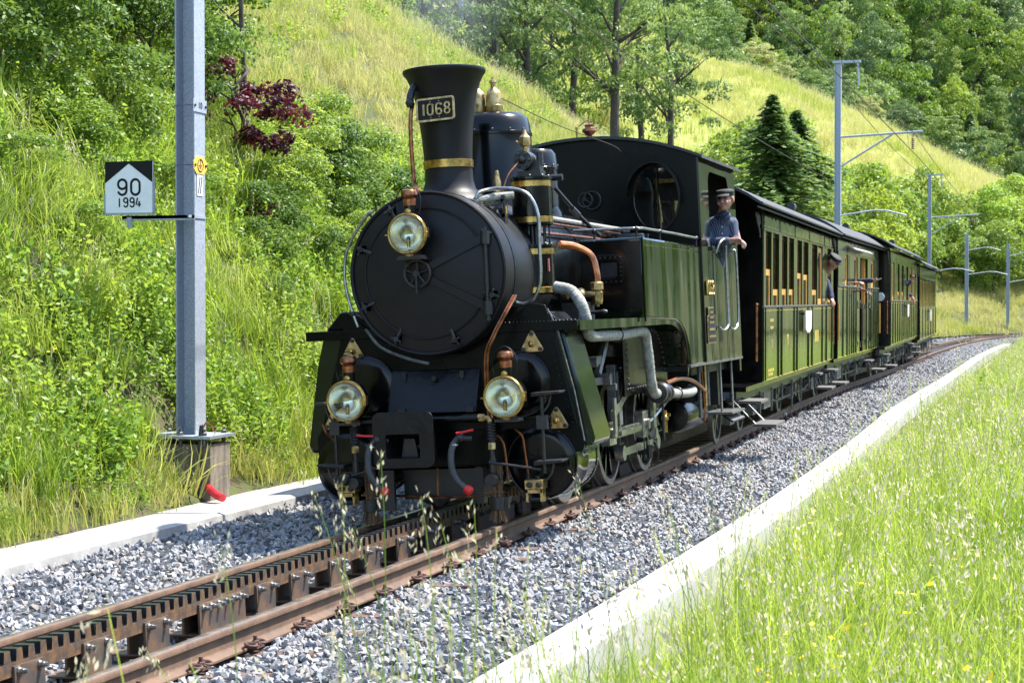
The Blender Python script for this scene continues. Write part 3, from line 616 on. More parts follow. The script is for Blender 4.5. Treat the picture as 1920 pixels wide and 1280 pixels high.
# brass triangles
for (x,z,fl) in ((-.70,1.325,1),(.73,1.32,1),(-.875,.79,1),(.895,.745,1)):
    q=MB(); P=[(x-.078,z-.055),(x+.078,z-.055),(x+.0,z+.085)]
    # rounded triangle
    pts=[]
    for i,(a,c) in enumerate(P):
        base=math.atan2(c-z,a-x)
        for k in range(5): t=base-R(50)+R(100)*k/4; pts.append((a*.86+x*.14+.02*math.cos(t),c*.86+z*.14+.02*math.sin(t)))
    q.prism(pts,'y',-.014,.0); t=q.build('brass_triangle','oldbrass',LO,bevel=.003)
    q=MB(); q.hexn((x,-.012,z-.008),(0,-1,0),.026,.026); q.sph((x,-.04,z-.008),.02,10); q.build('centre_nut','brass',t)
    q=MB(); 
    for a,c in P: q.hexn((a*.84+x*.16,-.014,c*.84+z*.16),(0,-1,0),.017,.016)
    q.build('corner_bolts','iron',t)
# middle ash box with sloping lid
q=MB(); q.add([(-.385,-.02,1.15),(.315,-.02,1.15),(.315,-.16,.83),(-.385,-.16,.83),(-.385,.1,1.15),(.315,.1,1.15),(.315,.1,.80),(-.385,.1,.80)],[(0,3,2,1),(0,1,5,4),(1,2,6,5),(3,7,6,2),(0,4,7,3),(4,5,6,7)]); bx=q.build('ash_box','ashplate',LO,bevel=.006)
q=MB(); 
for x in (-.26,.20): q.box((x-.03,-.062,1.085),(x+.0,-.04,1.135)); q.cyl((x-.015,-.06,1.06),(x-.015,-.06,1.13),.008,n=6)
for x in (-.30,.24): q.box((x,-.17,.83),(x+.06,-.13,.87))
q.cyl((-.03,-.055,1.09),(-.03,-.085,1.085),.02,n=8); q.build('lid_fittings','iron',bx)
# buffer beam, coupler shield
q=MB(); q.box((-.74,-.30,.70),(.92,-.24,.785)); q.box((-.50,-.26,.44),(.55,-.16,.78)); q.prism([(.42,.785),(.93,.785),(.93,.735),(.60,.70),(.42,.62)],'y',-.32,-.305); q.prism([(-.42,.80),(-.74,.80),(-.74,.74),(-.55,.70),(-.42,.62)],'y',-.32,-.305); q.box((-.95,-.1,.40),(.98,.0,.46)); q.build('buffer_beam','blackgreen',LO,bevel=.004)
q=MB(); o1=rrect(-.345,.455,.125,.865,.055,5,(1,1,0,0)); i1=rrect(-.245,.525,.015,.70,.012,5); 
if len(o1)!=len(i1):
    o1=rrect(-.345,.455,.125,.865,.055,5,(1,1,1,1)); 
ring(q,o1,i1,'y',-.60,-.585); q.build('coupler_shield','ashplate',LO,bevel=.003,label='upright plate with a square opening round the coupler')
q=MB(); q.box((-.25,-.585,.51),(.02,-.20,.525)); q.box((-.25,-.585,.70),(.02,-.20,.712)); q.box((-.258,-.585,.51),(-.247,-.2,.71)); q.box((.017,-.585,.51),(.028,-.2,.71)); q.prism([(-.18,.527),(-.05,.527),(-.075,.66),(-.155,.66)],'y',-.45,-.30); q.cyl((-.05,-.44,.60),(.0,-.44,.60),.02,n=8); q.build('coupler_pocket','iron',LO)
q=MB(); q.cyl((-.37,-.42,.795),(.37,-.42,.795),.024,n=12); q.cyl((-.50,-.42,.795),(-.37,-.42,.795),.032,n=12); q.cyl((.30,-.42,.795),(.42,-.42,.795),.032,n=12); q.build('cross_pipe','black',LO)
for s,x in ((-1,-.50),(1,.455)):
    q=MB(); q.lathe([(.028,-.03),(.03,0),(.028,.03)],(x-s*.02,-.42,.795),(1,0,0),6); q.tube([(x-s*.0,-.42,.795),(x+s*.04,-.42,.79),(x+s*.055,-.42,.76)],.022,8); q.hexn((x+s*.055,-.42,.565),(0,0,1),.03,.05); q.build('pipe_elbow','oldbrass',LO)
    q=MB()
    for k in range(6): q.torus((x+s*.055,-.42,.75-.022*k),(0,0,1),.026,.011,14,6)
    q.cyl((x+s*.055,-.42,.62),(x+s*.055,-.42,.77),.022,n=10); q.cyl((x+s*.055,-.42,.565),(x+s*.055,-.42,.30),.018,n=10); q.cyl((x+s*.055,-.42,.50),(x+s*.055,-.42,.40),.026,n=10)
    q.sph((x+s*.055,-.44,.345),.048,14); q.cyl((x+s*.055,-.50,.345),(x+s*.055,-.38,.345),.042,n=14); q.build('heating_pipe','iron',LO)
for xs in (-.37,.27):
    q=MB(); sgn=1; q.tube([(xs+.01,-.60,.63),(xs-.005,-.63,.56),(xs-.0,-.64,.44),(xs+.04,-.63,.35),(xs+.10,-.62,.295)],.024,10); h=q.build('brake_hose','rubber',LO)
    q=MB(); q.lathe([(.026,0),(.036,.02),(.034,.05),(.02,.06)],(xs+.085,-.62,.305),(.85,0,-.55),12); q.build('hose_cap','red',h)
    q=MB(); q.torus((xs+.01,-.60,.615),(0,0,1),.027,.008,14,6); q.build('hose_clip','steel',h)
    q=MB(); q.cyl((xs+.01,-.60,.63),(xs+.05,-.58,.68),.022,n=10); q.cyl((xs+.04,-.58,.66),(xs+.13,-.55,.655),.02,n=8); q.sph((xs+.05,-.58,.665),.034,10); q.build('brake_cock','iron',LO)
    a=(xs-.10,-.60,.705) if xs<0 else (xs+.03,-.60,.70); q=MB(); q.tube([a,(a[0]+.05,-.60,.705 if xs>0 else .698),(a[0]+.13,-.60,a[2]+(.02 if xs>0 else -.01))],.0085,6,sub=0); q.build('cock_lever','red',LO)
# corner steps on rods
for s,x,zt,zb in ((1,.90,.955,.46),(-1,-.71,.93,.47)):
    q=MB(); q.cyl((x,-.42,zb-.08),(x,-.42,zt-.02),.013,n=8); q.box((x-.04,-.44,.70),(x+.04,-.40,.80)); q.build('step_rod','iron',LO)
    for z in (zt,zb):
        q=MB(); q.add([(x-s*.07,-.46,z-.02),(x+s*.14,-.46,z+.0),(x+s*.14,-.30,z+.0),(x-s*.07,-.30,z-.02),(x-s*.07,-.46,z+.01),(x+s*.15,-.47,z+.018),(x+s*.15,-.29,z+.018),(x-s*.07,-.30,z+.01)],[(0,1,2,3),(4,7,6,5),(0,4,5,1),(1,5,6,2),(2,6,7,3),(3,7,4,0)]); q.tube([(x,-.42,z-.14),(x+s*.05,-.42,z-.08),(x+s*.07,-.42,z-.01)],.009,6); q.build('corner_step','iron',LO,bevel=.004)
q=MB(); q.cyl((.50,-.48,.475),(.88,-.44,.41),.010,n=8); q.cyl((-.70,-.46,.36),(-.34,-.48,.46),.012,n=8); q.sph((-.62,-.48,.375),.05,12); q.cyl((-.62,-.54,.375),(-.62,-.44,.375),.035,n=12); q.torus((-.62,-.54,.375),(0,1,0),.03,.01,16,6); q.build('cock_linkage','iron',LO)
for x in (-.735,.745):
    q=MB(); q.box((x-.07,-.19,.245),(x+.07,-.06,.315)); q.box((x-.065,-.19,.15),(x-.045,-.1,.245)); q.box((x+.045,-.19,.15),(x+.065,-.1,.245)); q.box((x-.065,-.19,.215),(x+.065,-.1,.245)); g=q.build('oil_block','oldbrass',LO,bevel=.003)
    q=MB(); 
    for d in (-.03,.04): q.hexn((x+d,-.19,.28),(0,-1,0),.022,.03)
    q.cyl((x-.05,-.15,.315),(x-.05,-.15,.36),.014,n=8); q.cyl((x+.02,-.15,.315),(x+.02,-.15,.34),.018,n=6); q.cyl((x-.045,-.17,.17),(x+.045,-.17,.17),.016,n=8); q.build('block_bolts','iron',g)
    q=MB(); s=1 if x>0 else -1; q.tube([(x-.05,-.15,.36),(x-.05,-.2,.5),(x-.055,-.24,.64),(x-.10,-.27,.70),(x-.13,-.28,.78)],.0085,6); q.build('oil_pipe','copper',LO)
q=MB(); q.tube([(-.62,-.18,.225),(-.2,-.2,.215),(.2,-.2,.20),(.66,-.18,.235)],.009,6); q.tube([(.0,-.2,.20),(.0,-.18,.42)],.006,6); q.build('drain_pipe','copper',LO)
# copper pipe down the right of the smokebox
q=MB(); q.tube([(.625,-.08,1.68),(.58,-.22,1.54),(.50,-.27,1.38),(.445,-.27,1.25),(.43,-.25,1.0),(.44,-.25,.82),(.47,-.3,.70),(.56,-.3,.6),(.58,-.28,.3)],.0085,6); q.tube([(.645,-.08,1.68),(.60,-.22,1.54),(.52,-.27,1.38),(.465,-.27,1.25),(.45,-.25,1.0),(.46,-.25,.82),(.50,-.3,.72)],.0085,6); q.build('copper_pipe','copper',LO)
q=MB(); q.tube([(-.52,-.18,1.48),(-.40,-.2,1.34),(-.2,-.2,1.25),(-.02,-.2,1.20)],.012,6); q.build('lubricator_pipe','greyiron',LO)
# brushes
for s in (-1,1):
    x=s*.50; q=MB()
    for k in range(60):
        a=random.uniform(0,6.28); r=.045*math.sqrt(random.random()); sp=1.5+random.random()*.5
        q.tube([(x+r*math.cos(a)*.9,-.30+r*math.sin(a)*.9,.44+random.uniform(-.03,.02)),(x+r*math.cos(a)*.8,-.30+r*math.sin(a)*.8,.15),(x+r*math.cos(a)*sp,-.30+r*math.sin(a)*sp,.015+random.uniform(0,.03))],.0045,4,sub=0)
    br=q.build('rail_brush','twig',LO,label='twig broom hanging over the rail')
    q=MB(); q.cyl((x,-.30,.115),(x,-.30,.205),.062,n=20); q.box((x+.05,-.32,.12),(x+.085,-.28,.20)); q.box((x-.01,-.25,.15),(x+.03,-.05,.19)); q.build('brush_collar','iron',br)
    q=MB(); q.torus((x,-.30,.32),(0,0,1),.046,.004,16,5); q.torus((x,-.30,.25),(.2,0,1),.048,.004,16,5); q.build('brush_twine','twig',br)
q=MB(); q.box((-.42,-.32,.12),(-.30,-.28,.42)); q.box((.30,-.2,.15),(.36,-.1,.42)); q.box((-.3,-.1,.18),(.35,.1,.42)); q.build('guard_iron','iron',LO)
# grab rails at the front
q=MB(); q.tube([(-.42,-.17,2.36),(-.47,-.17,2.34),(-.58,-.17,2.20),(-.655,-.17,2.06),(-.675,-.17,1.87),(-.655,-.17,1.72),(-.61,-.17,1.57),(-.585,-.17,1.50)],.0125,8); q.build('grab_rail','steel',LO)
q=MB(); q.cyl((-.40,-.17,2.27),(-.46,-.17,2.36),.011,n=8); q.cyl((-.53,-.15,1.56),(-.64,-.17,1.62),.013,n=8); q.sph((-.62,-.17,1.60),.022,10); q.build('rail_bracket','iron',LO)
LP=[(.31,.10,2.43),(.33,.12,2.475),(.40,.2,2.50),(.49,.2,2.50),(.62,.2,2.48),(.71,.2,2.42),(.765,.2,2.28),(.765,.2,2.03),(.76,.2,1.78),(.70,.2,1.655),(.62,.2,1.615),(.53,.2,1.65),(.49,.2,1.76),(.485,.2,1.82)]
q=MB(); q.tube(LP,.0145,8,sub=3); q.tube([(.34,.12,2.40),(.36,.15,2.34),(.42,.2,2.30)],.012,8); q.build('grab_rail','steel',LO,label='looped grey pipe rail in front of the air pump')
q=MB(); q.tube([(.22,.10,2.42),(.30,.12,2.415),(.42,.22,2.44),(.55,.30,2.45)],.030,10); q.tube([(.24,.2,2.40),(.35,.25,2.40),(.47,.3,2.41)],.028,10); q.build('lagged_pipe','lagging',LO)
q=MB(); q.box((.47,.22,1.70),(.50,.30,2.45)); q.box((.33,.22,2.28),(.50,.25,2.31)); q.add([(.34,.22,2.28),(.37,.22,2.28),(.50,.22,2.42),(.47,.22,2.42),(.34,.25,2.28),(.37,.25,2.28),(.50,.25,2.42),(.47,.25,2.42)],[(0,1,2,3),(4,7,6,5),(0,4,5,1),(1,5,6,2),(2,6,7,3),(3,7,4,0)]); q.build('pump_bracket','iron',LO)
# air pump
px_,py_=.575,.72
AP=empty('air_pump',None,None,(px_,py_,0)); AP.parent=LO; AP['label']='upright two cylinder air pump with brass bands'
q=MB(); q.lathe([(.14,1.69),(.155,1.70),(.155,2.055),(.165,2.06),(.165,2.075),(.15,2.08)],(0,0,0),(0,0,1),36); q.build('pump_cylinder','black',AP)
q=MB(); q.lathe([(.14,2.225),(.158,2.235),(.158,2.585),(.166,2.59),(.166,2.605),(.15,2.61)],(0,0,0),(0,0,1),36); q.build('pump_cylinder','black',AP)
for z in (1.70,2.00,2.25,2.53): q=MB(); q.lathe([(.157,z),(.1605,z+.002),(.1605,z+.045),(.157,z+.047)],(0,0,0),(0,0,1),36,caps=False); q.build('brass_band','brass',AP)
q=MB()
for k in range(8): a=2*PI*k/8+.2; q.cyl((.125*math.cos(a),.125*math.sin(a),2.07),(.125*math.cos(a),.125*math.sin(a),2.235),.008,n=6); q.hexn((.135*math.cos(a),.135*math.sin(a),2.605),(0,0,1),.013,.018); q.hexn((.135*math.cos(a),.135*math.sin(a),2.075),(0,0,1),.013,.018)
q.cyl((0,0,2.07),(0,0,2.23),.03,n=12); q.cyl((.03,-.03,2.07),(.03,-.03,2.23),.016,n=8); q.build('pump_studs','iron',AP)
q=MB(); q.box((-.09,-.07,2.60),(.10,.07,2.66)); q.cyl((-.03,-.12,2.74),(-.03,.05,2.74),.075,n=20); q.box((.0,-.05,2.6),(.09,.06,2.74)); q.sph((-.03,-.13,2.74),.03,10); q.cyl((.08,0,2.70),(.08,0,2.80),.028,n=10)
for k in range(6): a=2*PI*k/6; q.hexn((-.03+.055*math.cos(a),-.12,2.74+.055*math.sin(a)),(0,-1,0),.013,.018)
q.build('pump_valve','iron',AP)
q=MB(); q.lathe([(.03,2.81),(.03,2.83),(.02,2.835),(.02,2.85),(.042,2.86),(.046,2.88),(.046,2.925),(.03,2.94),(.022,2.95),(.012,2.985)],(-.03,-.02,0),(0,0,1),8); q.cyl((-.06,-.02,2.87),(-.10,-.02,2.90),.007,n=6); q.build('lubricator_cup','oldbrass',AP)
q=MB(); q.box((-.10,-.185,1.86),(-.045,-.14,1.93)); q.box((-.20,-.14,1.93),(-.12,-.1,1.97)); q.box((-.2,-.14,1.75),(-.12,-.1,1.79)); q.build('pump_box','greyiron',AP)
q=MB(); q.box((.128,-.10,1.865),(.14,-.05,1.965)); pb=q.build('instruction_plate','platered',AP); pb.rotation_euler=(0,0,0)
q=MB(); q.lathe([(.022,2.43),(.03,2.47),(.028,2.50),(.03,2.57),(.022,2.60),(.02,2.63),(.012,2.66)],(.38,.45,0),(0,0,1),12); q.build('relief_valve','oldbrass',LO)
q=MB(); q.tube([(.47,.28,2.42),(.50,.25,2.34),(.49,.24,2.28),(.46,.24,2.22)],.012,6); q.build('union_pipe','brass',LO)
q=MB(); q.tube([(.53,.6,2.74),(.47,.45,2.62),(.44,.4,2.50),(.42,.38,2.42)],.006,6); q.tube([(.50,.26,2.24),(.44,.26,2.15),(.48,.26,2.02),(.47,.26,1.8)],.006,6); q.tube([(.455,.24,2.40),(.455,.24,2.0),(.455,.24,1.6)],.008,6); q.build('copper_pipe','copper',LO)
q=MB(); q.cyl((.455,.22,2.35),(.49,.22,2.35),.035,n=8); q.cyl((.46,.22,1.93),(.55,.22,1.93),.02,n=8); q.cyl((.46,.22,1.77),(.53,.22,1.77),.02,n=8); q.sph((.47,.25,2.30),.03,8); q.build('pipe_unions','iron',LO)
# pipes along the boiler
def bo(a,r=.63): return (math.cos(R(a))*r, math.sin(R(a))*r+1.875)
x,z=bo(48); q=MB(); q.tube([(x,1.0,z),(x,4.7,z)],.022,8,sub=0); q.build('lagged_pipe','lagging',LO)
x,z=bo(42,.625); q=MB(); q.tube([(x,1.0,z),(x,4.7,z)],.010,6,sub=0); x,z=bo(30,.63); q.tube([(x,1.0,z),(x,2.6,z+.01),(x+.05,4.7,z)],.013,6,sub=0); q.build('copper_pipe','copper',LO)
q=MB(); q.box((.17,2.55,2.50),(.25,2.7,2.78)); q.cyl((.21,2.50,2.74),(.36,2.50,2.74),.028,n=10); q.tube([(.27,2.55,2.66),(.42,2.75,2.42),(.56,3.1,2.2)],.02,8,sub=0); q.cyl((.38,2.68,2.47),(.42,2.76,2.41),.032,n=8); q.cyl((.21,2.47,2.72),(.21,2.7,2.72),.03,n=8); q.build('sander_gear','iron',LO)
q=MB(); q.tube([(.60,1.4,2.10),(.70,1.5,2.08),(.82,1.55,2.00),(.86,1.55,1.85),(.86,1.55,1.75)],.033,10,sub=5); q.build('feed_pipe','copper',LO)
q=MB(); q.lathe([(.04,1.60),(.045,1.63),(.05,1.70),(.04,1.71),(.055,1.72),(.055,1.775),(.04,1.785)],(.86,1.55,0),(0,0,1),10); q.cyl((.86,1.55,1.58),(.86,1.55,1.62),.018,n=6); q.cyl((.55,1.5,1.70),(.86,1.5,1.68),.026,n=10); q.cyl((.60,1.45,1.70),(.64,1.45,1.70),.05,n=16); q.sph((.74,1.48,1.69),.05,12); q.build('clack_valve','oldbrass',LO)
q=MB(); q.box((.62,1.3,1.45),(.82,1.6,1.62)); q.cyl((.80,1.28,1.53),(.98,1.26,1.535),.014,n=8); q.sph((.98,1.26,1.535),.02,8,sc=(1.8,1,1)); q.box((.70,1.15,1.475),(.80,1.3,1.56)); q.sph((.80,1.25,1.52),.05,10); q.build('injector','iron',LO)
# tanks
TX=1.12
def tank(s):
    q=MB(); x0=.56; P=[(x0,1.0),(TX,1.0),(TX,2.145),(TX-.015,2.16),(x0,2.16)]
    q.prism([(2.16,1.47),(3.45,1.44),(3.72,1.40),(3.90,1.31),(4.03,1.18),(4.09,1.0),(4.80,1.0),(4.80,2.16),(2.16,2.16)],'x',s*x0,s*TX); o=q.build('side_tank','tankgreen',LO,bevel=.02,label='glossy dark green water tank on the right side' if s>0 else None)
    q=MB(); q.cyl((s*TX,2.17,1.44),(s*TX,2.17,2.16),.01,n=6); q.cyl((s*(TX+.001),2.18,2.095),(s*(TX+.001),6.8,2.095),.004,n=5); q.build('edge_bead','tankgreen',o)
    for y in (5.2,5.62,6.1,6.4) if s>0 else (): q=MB(); q.box((TX+.012,y,1.0),(TX+.0155,y+.01,2.16)); q.build('panel_seam','black',o)
    return o
both(tank)
q=MB(); q.prism([(.55,1.55),(1.105,1.55),(1.105,2.13),(.55,2.13)],'y',2.145,2.158); q.build('tank_front','black',LO)
q=MB(); ring(q,rrect(.695,1.765,.965,2.02,.06),rrect(.745,1.82,.915,1.965,.02),'y',2.10,2.145); hf=q.build('tank_hatch','black',LO,bevel=.004)
q=MB()
for a,c in [(.72+.044*i,zz) for i in range(6) for zz in (1.79,1.995)]+[(xx,1.84+.035*i) for i in range(4) for xx in (.718,.942)]: q.sph((a,2.097,c),.0085,6)
q.build('hatch_rivets','iron',hf)
q=MB(); q.box((.76,2.13,1.83),(.90,2.14,1.955)); q.build('hatch_glass','oiled',hf)
q=MB(); q.tube([(.58,1.95,2.235),(1.10,1.95,2.225),(1.13,1.99,2.225),(1.10,2.3,2.24),(1.10,3.6,2.24),(1.10,4.95,2.23)],.0125,8,sub=0); tr_=q.build('tank_rail','steel',LO)
q=MB()
for p in ((.76,1.95,2.22),(1.12,1.97,2.22),(1.10,3.0,2.235),(1.10,4.7,2.23)): q.sph(p,.024,10); q.cyl((p[0]-.0,p[1],2.15),p,.011,n=6)
q.build('rail_stanchion','iron',tr_)
q=MB(); q.lathe([(.20,2.16),(.20,2.19),(.19,2.215),(.02,2.225)],(.82,2.75,0),(0,0,1),28); q.sph((.82,2.75,2.24),.02,8); q.cyl((.82,3.6,2.16),(.82,3.6,2.25),.05,n=10); q.build('filler_lid','black',LO)
# cab
rp=[(1.17,3.025)]+[(x,3.29-.232*(abs(x)/1.15)**2.1) for x in np.linspace(1.15,-1.15,25)]+[(-1.17,3.025)]
body=[(1.12,2.15)]+[(x,3.27-.232*(abs(x)/1.15)**2.1) for x in np.linspace(1.12,-1.12,23)]+[(-1.12,2.15)]
def wholes(): 
    A=[]
    for s in (1,-1):
        A.append([(s*.70+.235*math.cos(t)*s,2.655+.325*math.sin(t)) for t in np.linspace(0,2*PI,33)[:-1]])
    return A
import bmesh
def sheet_with_holes(name,outer,holes,y,m,parent,th=.012):
    cu=bpy.data.curves.new(name,'CURVE'); cu.dimensions='2D'; cu.fill_mode='BOTH'; cu.extrude=th/2
    for L_ in [outer]+holes:
        sp=cu.splines.new('POLY'); sp.points.add(len(L_)-1)
        for p,c in zip(sp.points,L_): p.co=(c[0],c[1],0,1)
        sp.use_cyclic_u=True
    t=bpy.data.objects.new(name,cu); SC.collection.objects.link(t); me=bpy.data.meshes.new_from_object(t.evaluated_get(bpy.context.evaluated_depsgraph_get())); bpy.data.objects.remove(t)
    me.materials.clear(); me.materials.append(M[m]); return obj(name,me,parent)
o=sheet_with_holes('cab_front',body,wholes(),0,'blackgreen',LO); o.rotation_euler=(PI/2,0,0); o.location=(0,4.80,0); cf=o
o=sheet_with_holes('cab_back',[(a,c) for a,c in body],[],0,'blackgreen',LO); o.rotation_euler=(PI/2,0,0); o.location=(0,6.92,0)
for s in (1,-1):
    q=MB(); ring(q,[(s*.70+.25*math.cos(t),2.655+.34*math.sin(t)) for t in np.linspace(0,2*PI,33)[:-1]],[(s*.70+.225*math.cos(t),2.655+.315*math.sin(t)) for t in np.linspace(0,2*PI,33)[:-1]],'y',4.775,4.81); wf=q.build('cab_window','black',LO,bevel=.003)
    q=MB(); ring(q,[(s*.70+.30*math.cos(t),2.68+.345*math.sin(t)) for t in np.linspace(-.15,PI+.0,24)]+[(s*.70+.27*math.cos(t),2.68+.33*math.sin(t)) for t in np.linspace(PI,-.15,24)][:0] or [(0,0)],[(s*.70+.27*math.cos(t),2.66+.33*math.sin(t)) for t in np.linspace(-.15,PI,24)],'y',4.66,4.80) if False else None
    hood=MB(); n=24; A=[(s*.70+.275*math.cos(t),2.67+.335*math.sin(t)) for t in np.linspace(R(-12),R(175),n)]
    for yy in (4.80,4.64): hood.v+=[(a,yy,c) for a,c in A]
    hood.v+=[(a*.985+s*.70*.015,4.64,c-.012) for a,c in A]+[(a*.985+s*.70*.015,4.80,c-.012) for a,c in A]
    for i in range(n-1):
        for k in range(3): hood.f.append((k*n+i,k*n+i+1,(k+1)*n+i+1,(k+1)*n+i))
    hood.m=[0]*len(hood.f); hood.build('window_hood','black',wf)
    q=MB(); q.cyl((s*.70+.02,4.80,2.32),(s*.70+.02,4.80,2.99),.008,n=6); q.build('window_bar','black',wf)
    q=MB(); q.prism([(s*.70+.225*math.cos(t),2.655+.315*math.sin(t)) for t in np.linspace(0,2*PI,33)[:-1]],'y',4.80,4.804); q.build('pane','glass',wf)
q=MB(); q.box((.50,5.6,2.86),(1.0,5.64,2.9),0); q.tube([(.55,5.5,2.9),(.6,5.5,2.45)],.015,6,sub=0); q.cyl((.78,5.4,2.4),(.78,5.4,2.65),.05,n=10); q.cyl((.65,5.2,2.35),(.65,5.2,2.62),.012,n=8); q.cyl((.88,5.2,2.3),(.88,5.2,2.55),.035,n=8); q.build('cab_gauges','oldbrass',LO)
q=MB(); q.box((-1.10,4.86,1.0),(1.09,4.9,2.15)); q.build('cab_lining','interior',LO); q=MB(); q.box((-1.1,6.85,1.0),(1.1,6.9,3.0)); q.build('cab_lining','interior',LO)
# roof
q=MB(); n=25; xs=np.linspace(-1.19,1.19,n)
for y in (4.72,7.02):
    for dz in (0,.03):
        for x in xs: q.v.append((float(x),y,float(3.275-.24*(abs(x)/1.15)**2.1)+dz))
for i in range(n-1): q.f+=[(i,i+1,2*n+i+1,2*n+i),(n+i,3*n+i,3*n+i+1,n+i+1),(i,n+i,n+i+1,i+1),(2*n+i,2*n+i+1,3*n+i+1,3*n+i)]
q.f+=[(0,2*n,3*n,n),(n-1,2*n-1,4*n-1,3*n-1)]; q.m=[0]*len(q.f); q.build('cab_roof','roof',LO)
q=MB()
for t in np.linspace(-1.05,1.05,22): q.sph((float(t),4.79,float(3.21-.232*(abs(t)/1.15)**2.1)),.006,5)
for x,z in ((.28,3.02),(.28,3.06),(.46,2.98),(.66,3.05),(.70,2.99),(-.1,3.0)): q.sph((x,4.79,z),.007,5)
q.build('cab_rivets','steel',cf)
# cab sides with door openings
op=rrect(5.28,2.17,6.45,2.93,.14,5,(1,1,0,0))
for s in (1,-1):
    o=sheet_with_holes('cab_side',[(4.795,1.0),(6.92,1.0),(6.92,3.035),(4.795,3.035)],[rrect(5.33,2.17,6.50,2.93,.15,5,(1,1,0,0))],0,'tankgreen',LO); o.rotation_euler=(PI/2,0,PI/2); o.location=(s*TX,0,0)
    q=MB(); L_=[V(s*TX+s*.008,y,z) for y,z in [(5.33,2.17),(5.33,2.70)]+[(5.33+.15-.15*math.cos(a),2.78+.15*math.sin(a)) for a in np.linspace(.2,PI/2,5)]+[(6.35+.15*math.sin(a),2.78+.15*math.cos(a)) for a in np.linspace(0,PI/2,5)]+[(6.5,2.17)]]
    q.tube(L_,.014,6,sub=0); q.build('opening_bead','steel' if s>0 else 'black',o)
q=MB(); q.box((-1.04,5.5,1.0),(-1.0,6.8,3.0)); q.build('cab_inner_wall','wood',LO)
q=MB(); q.box((1.06,5.30,2.12),(1.15,6.52,2.17)); q.build('cab_sill','black',LO,bevel=.006)
q=MB(); q.box((TX+.002,4.775,1.01),(TX+.02,4.80,3.03)); q.build('corner_strip','black',LO)
q=MB(); q.torus((-.0,4.70,2.675),(0,1,0),.072,.009,24,6); q.cyl((0,4.70,2.675),(0,4.80,2.675),.012,n=8)
for k in range(3): a=2*PI*k/3+PI/2; q.cyl((0,4.70,2.675),(.07*math.cos(a),4.70,2.675+.07*math.sin(a)),.007,n=6)
q.torus((.05,4.77,2.67),(0,1,0),.09,.012,24,6); q.build('valve_wheel','iron',LO)
q=MB(); q.lathe([(.03,3.29),(.035,3.33),(.025,3.34),(.05,3.36),(.075,3.385),(.07,3.41),(.045,3.42),(.04,3.43),(.05,3.45),(.02,3.46)],(0,5.0,0),(0,0,1),18); q.build('whistle','copper',LO)
q=MB(); q.cyl((-.13,5.0,3.29),(-.13,5.0,3.42),.013,n=8); q.sph((-.13,5.0,3.43),.016,8); q.tube([(-.13,5.0,3.43),(-.05,5.0,3.48),(0,5.0,3.5)],.006,5); q.cyl((.0,5.0,3.45),(.0,5.0,3.52),.01,n=6); q.build('whistle_lever','oldbrass',LO)
# brass figures and plates on the side
q=MB()
for ch,y in zip('1068',(-.15,-.055,.055,.165)): digit(ch,y,.135,.07,.011,q)
sd_=q.build('side_number','brass',LO,label='brass figures 1068 on the tank side'); sd_.rotation_euler=(0,0,PI/2); sd_.location=(TX+.02,5.08,1.745)
for (z,h,w_,tx) in ((1.475,.075,.13,['SLM','1926']),(1.33,.14,.21,['SCHWEIZ','LOKOMOTIV','FABRIK'])):
    q=MB(); q.box((TX+.016,5.1-w_,z-h),(TX+.026,5.1+w_,z+h)); p=q.build('works_plate','oldbrass',LO,bevel=.002)
    q=MB(); q.box((TX+.024,5.1-w_+.012,z-h+.012),(TX+.0275,5.1+w_-.012,z+h-.012)); q.build('plate_field','signblack',p)
    for i,t in enumerate(tx): (lambda q_,zz,ww:(q_.box((TX+.027,5.1-ww,zz-.012),(TX+.030,5.1+ww,zz+.012)),q_.build('raised_line','oldbrass',p)))(MB(),z+h-(i+1)*2*h/(len(tx)+1),w_*(.55+.12*((i*7)%3)))
for (a,c) in ((5.52,5.72),(6.08,6.40)):
    q=MB(); q.tube([(TX+.02,a,2.10),(TX+.06,a+.02,2.20),(TX+.09,a+.14,2.245),(TX+.09,c+.03,2.19),(TX+.08,c+.05,2.0),(TX+.08,c+.05,1.50),(TX+.08,c+.02,1.36),(TX+.05,a+.10,1.31),(TX+.02,a-.02,1.35)],.0135,8,sub=4) if a<6 else q.tube([(TX+.02,c+.08,2.15),(TX+.06,c+.09,2.10),(TX+.06,c+.09,1.50),(TX+.05,c+.04,1.35),(TX+.04,c-.10,1.31),(TX+.02,c-.22,1.33)],.0125,8,sub=4)
    q.build('cab_handrail','steel',LO)
q=MB(); q.box((TX-.02,4.0,.985),(TX+.012,6.93,1.01)); q.build('tank_lip','greyiron',LO)
# arched valance and dark panel with rivets
AR=[(2.9,1.44),(3.3,1.44),(3.6,1.415),(3.82,1.36),(3.98,1.27),(4.07,1.15),(4.10,1.0),(4.10,.93)]
q=MB(); n=len(AR)+1; top=[(.05,1.475)]+[(y+.02,z+.035) for y,z in AR]; bot=[(.05,1.40)]+[(y-.04,z-.035) for y,z in AR]
sp=lambda P:[(p.y,p.z) for p in spline([V(0,a,c) for a,c in P],3)]
T=sp(top);B_=sp(bot); P=T+B_[::-1]; q.prism(P,'x',1.075,1.09); q.build('valance','tankgreen',LO)
q=MB(); T2=sp([(.6,1.475)]+[(y,z+.03) for y,z in AR]); 
for i in range(len(T2)-1): a,c=T2[i],T2[i+1]; q.add([(.55,a[0],a[1]),(.55,c[0],c[1]),(1.08,c[0],c[1]),(1.08,a[0],a[1]),(.55,a[0],a[1]-.012),(.55,c[0],c[1]-.012),(1.08,c[0],c[1]-.012),(1.08,a[0],a[1]-.012)],[(0,1,2,3),(4,7,6,5),(3,2,6,7)])
q.build('splasher','black',LO)
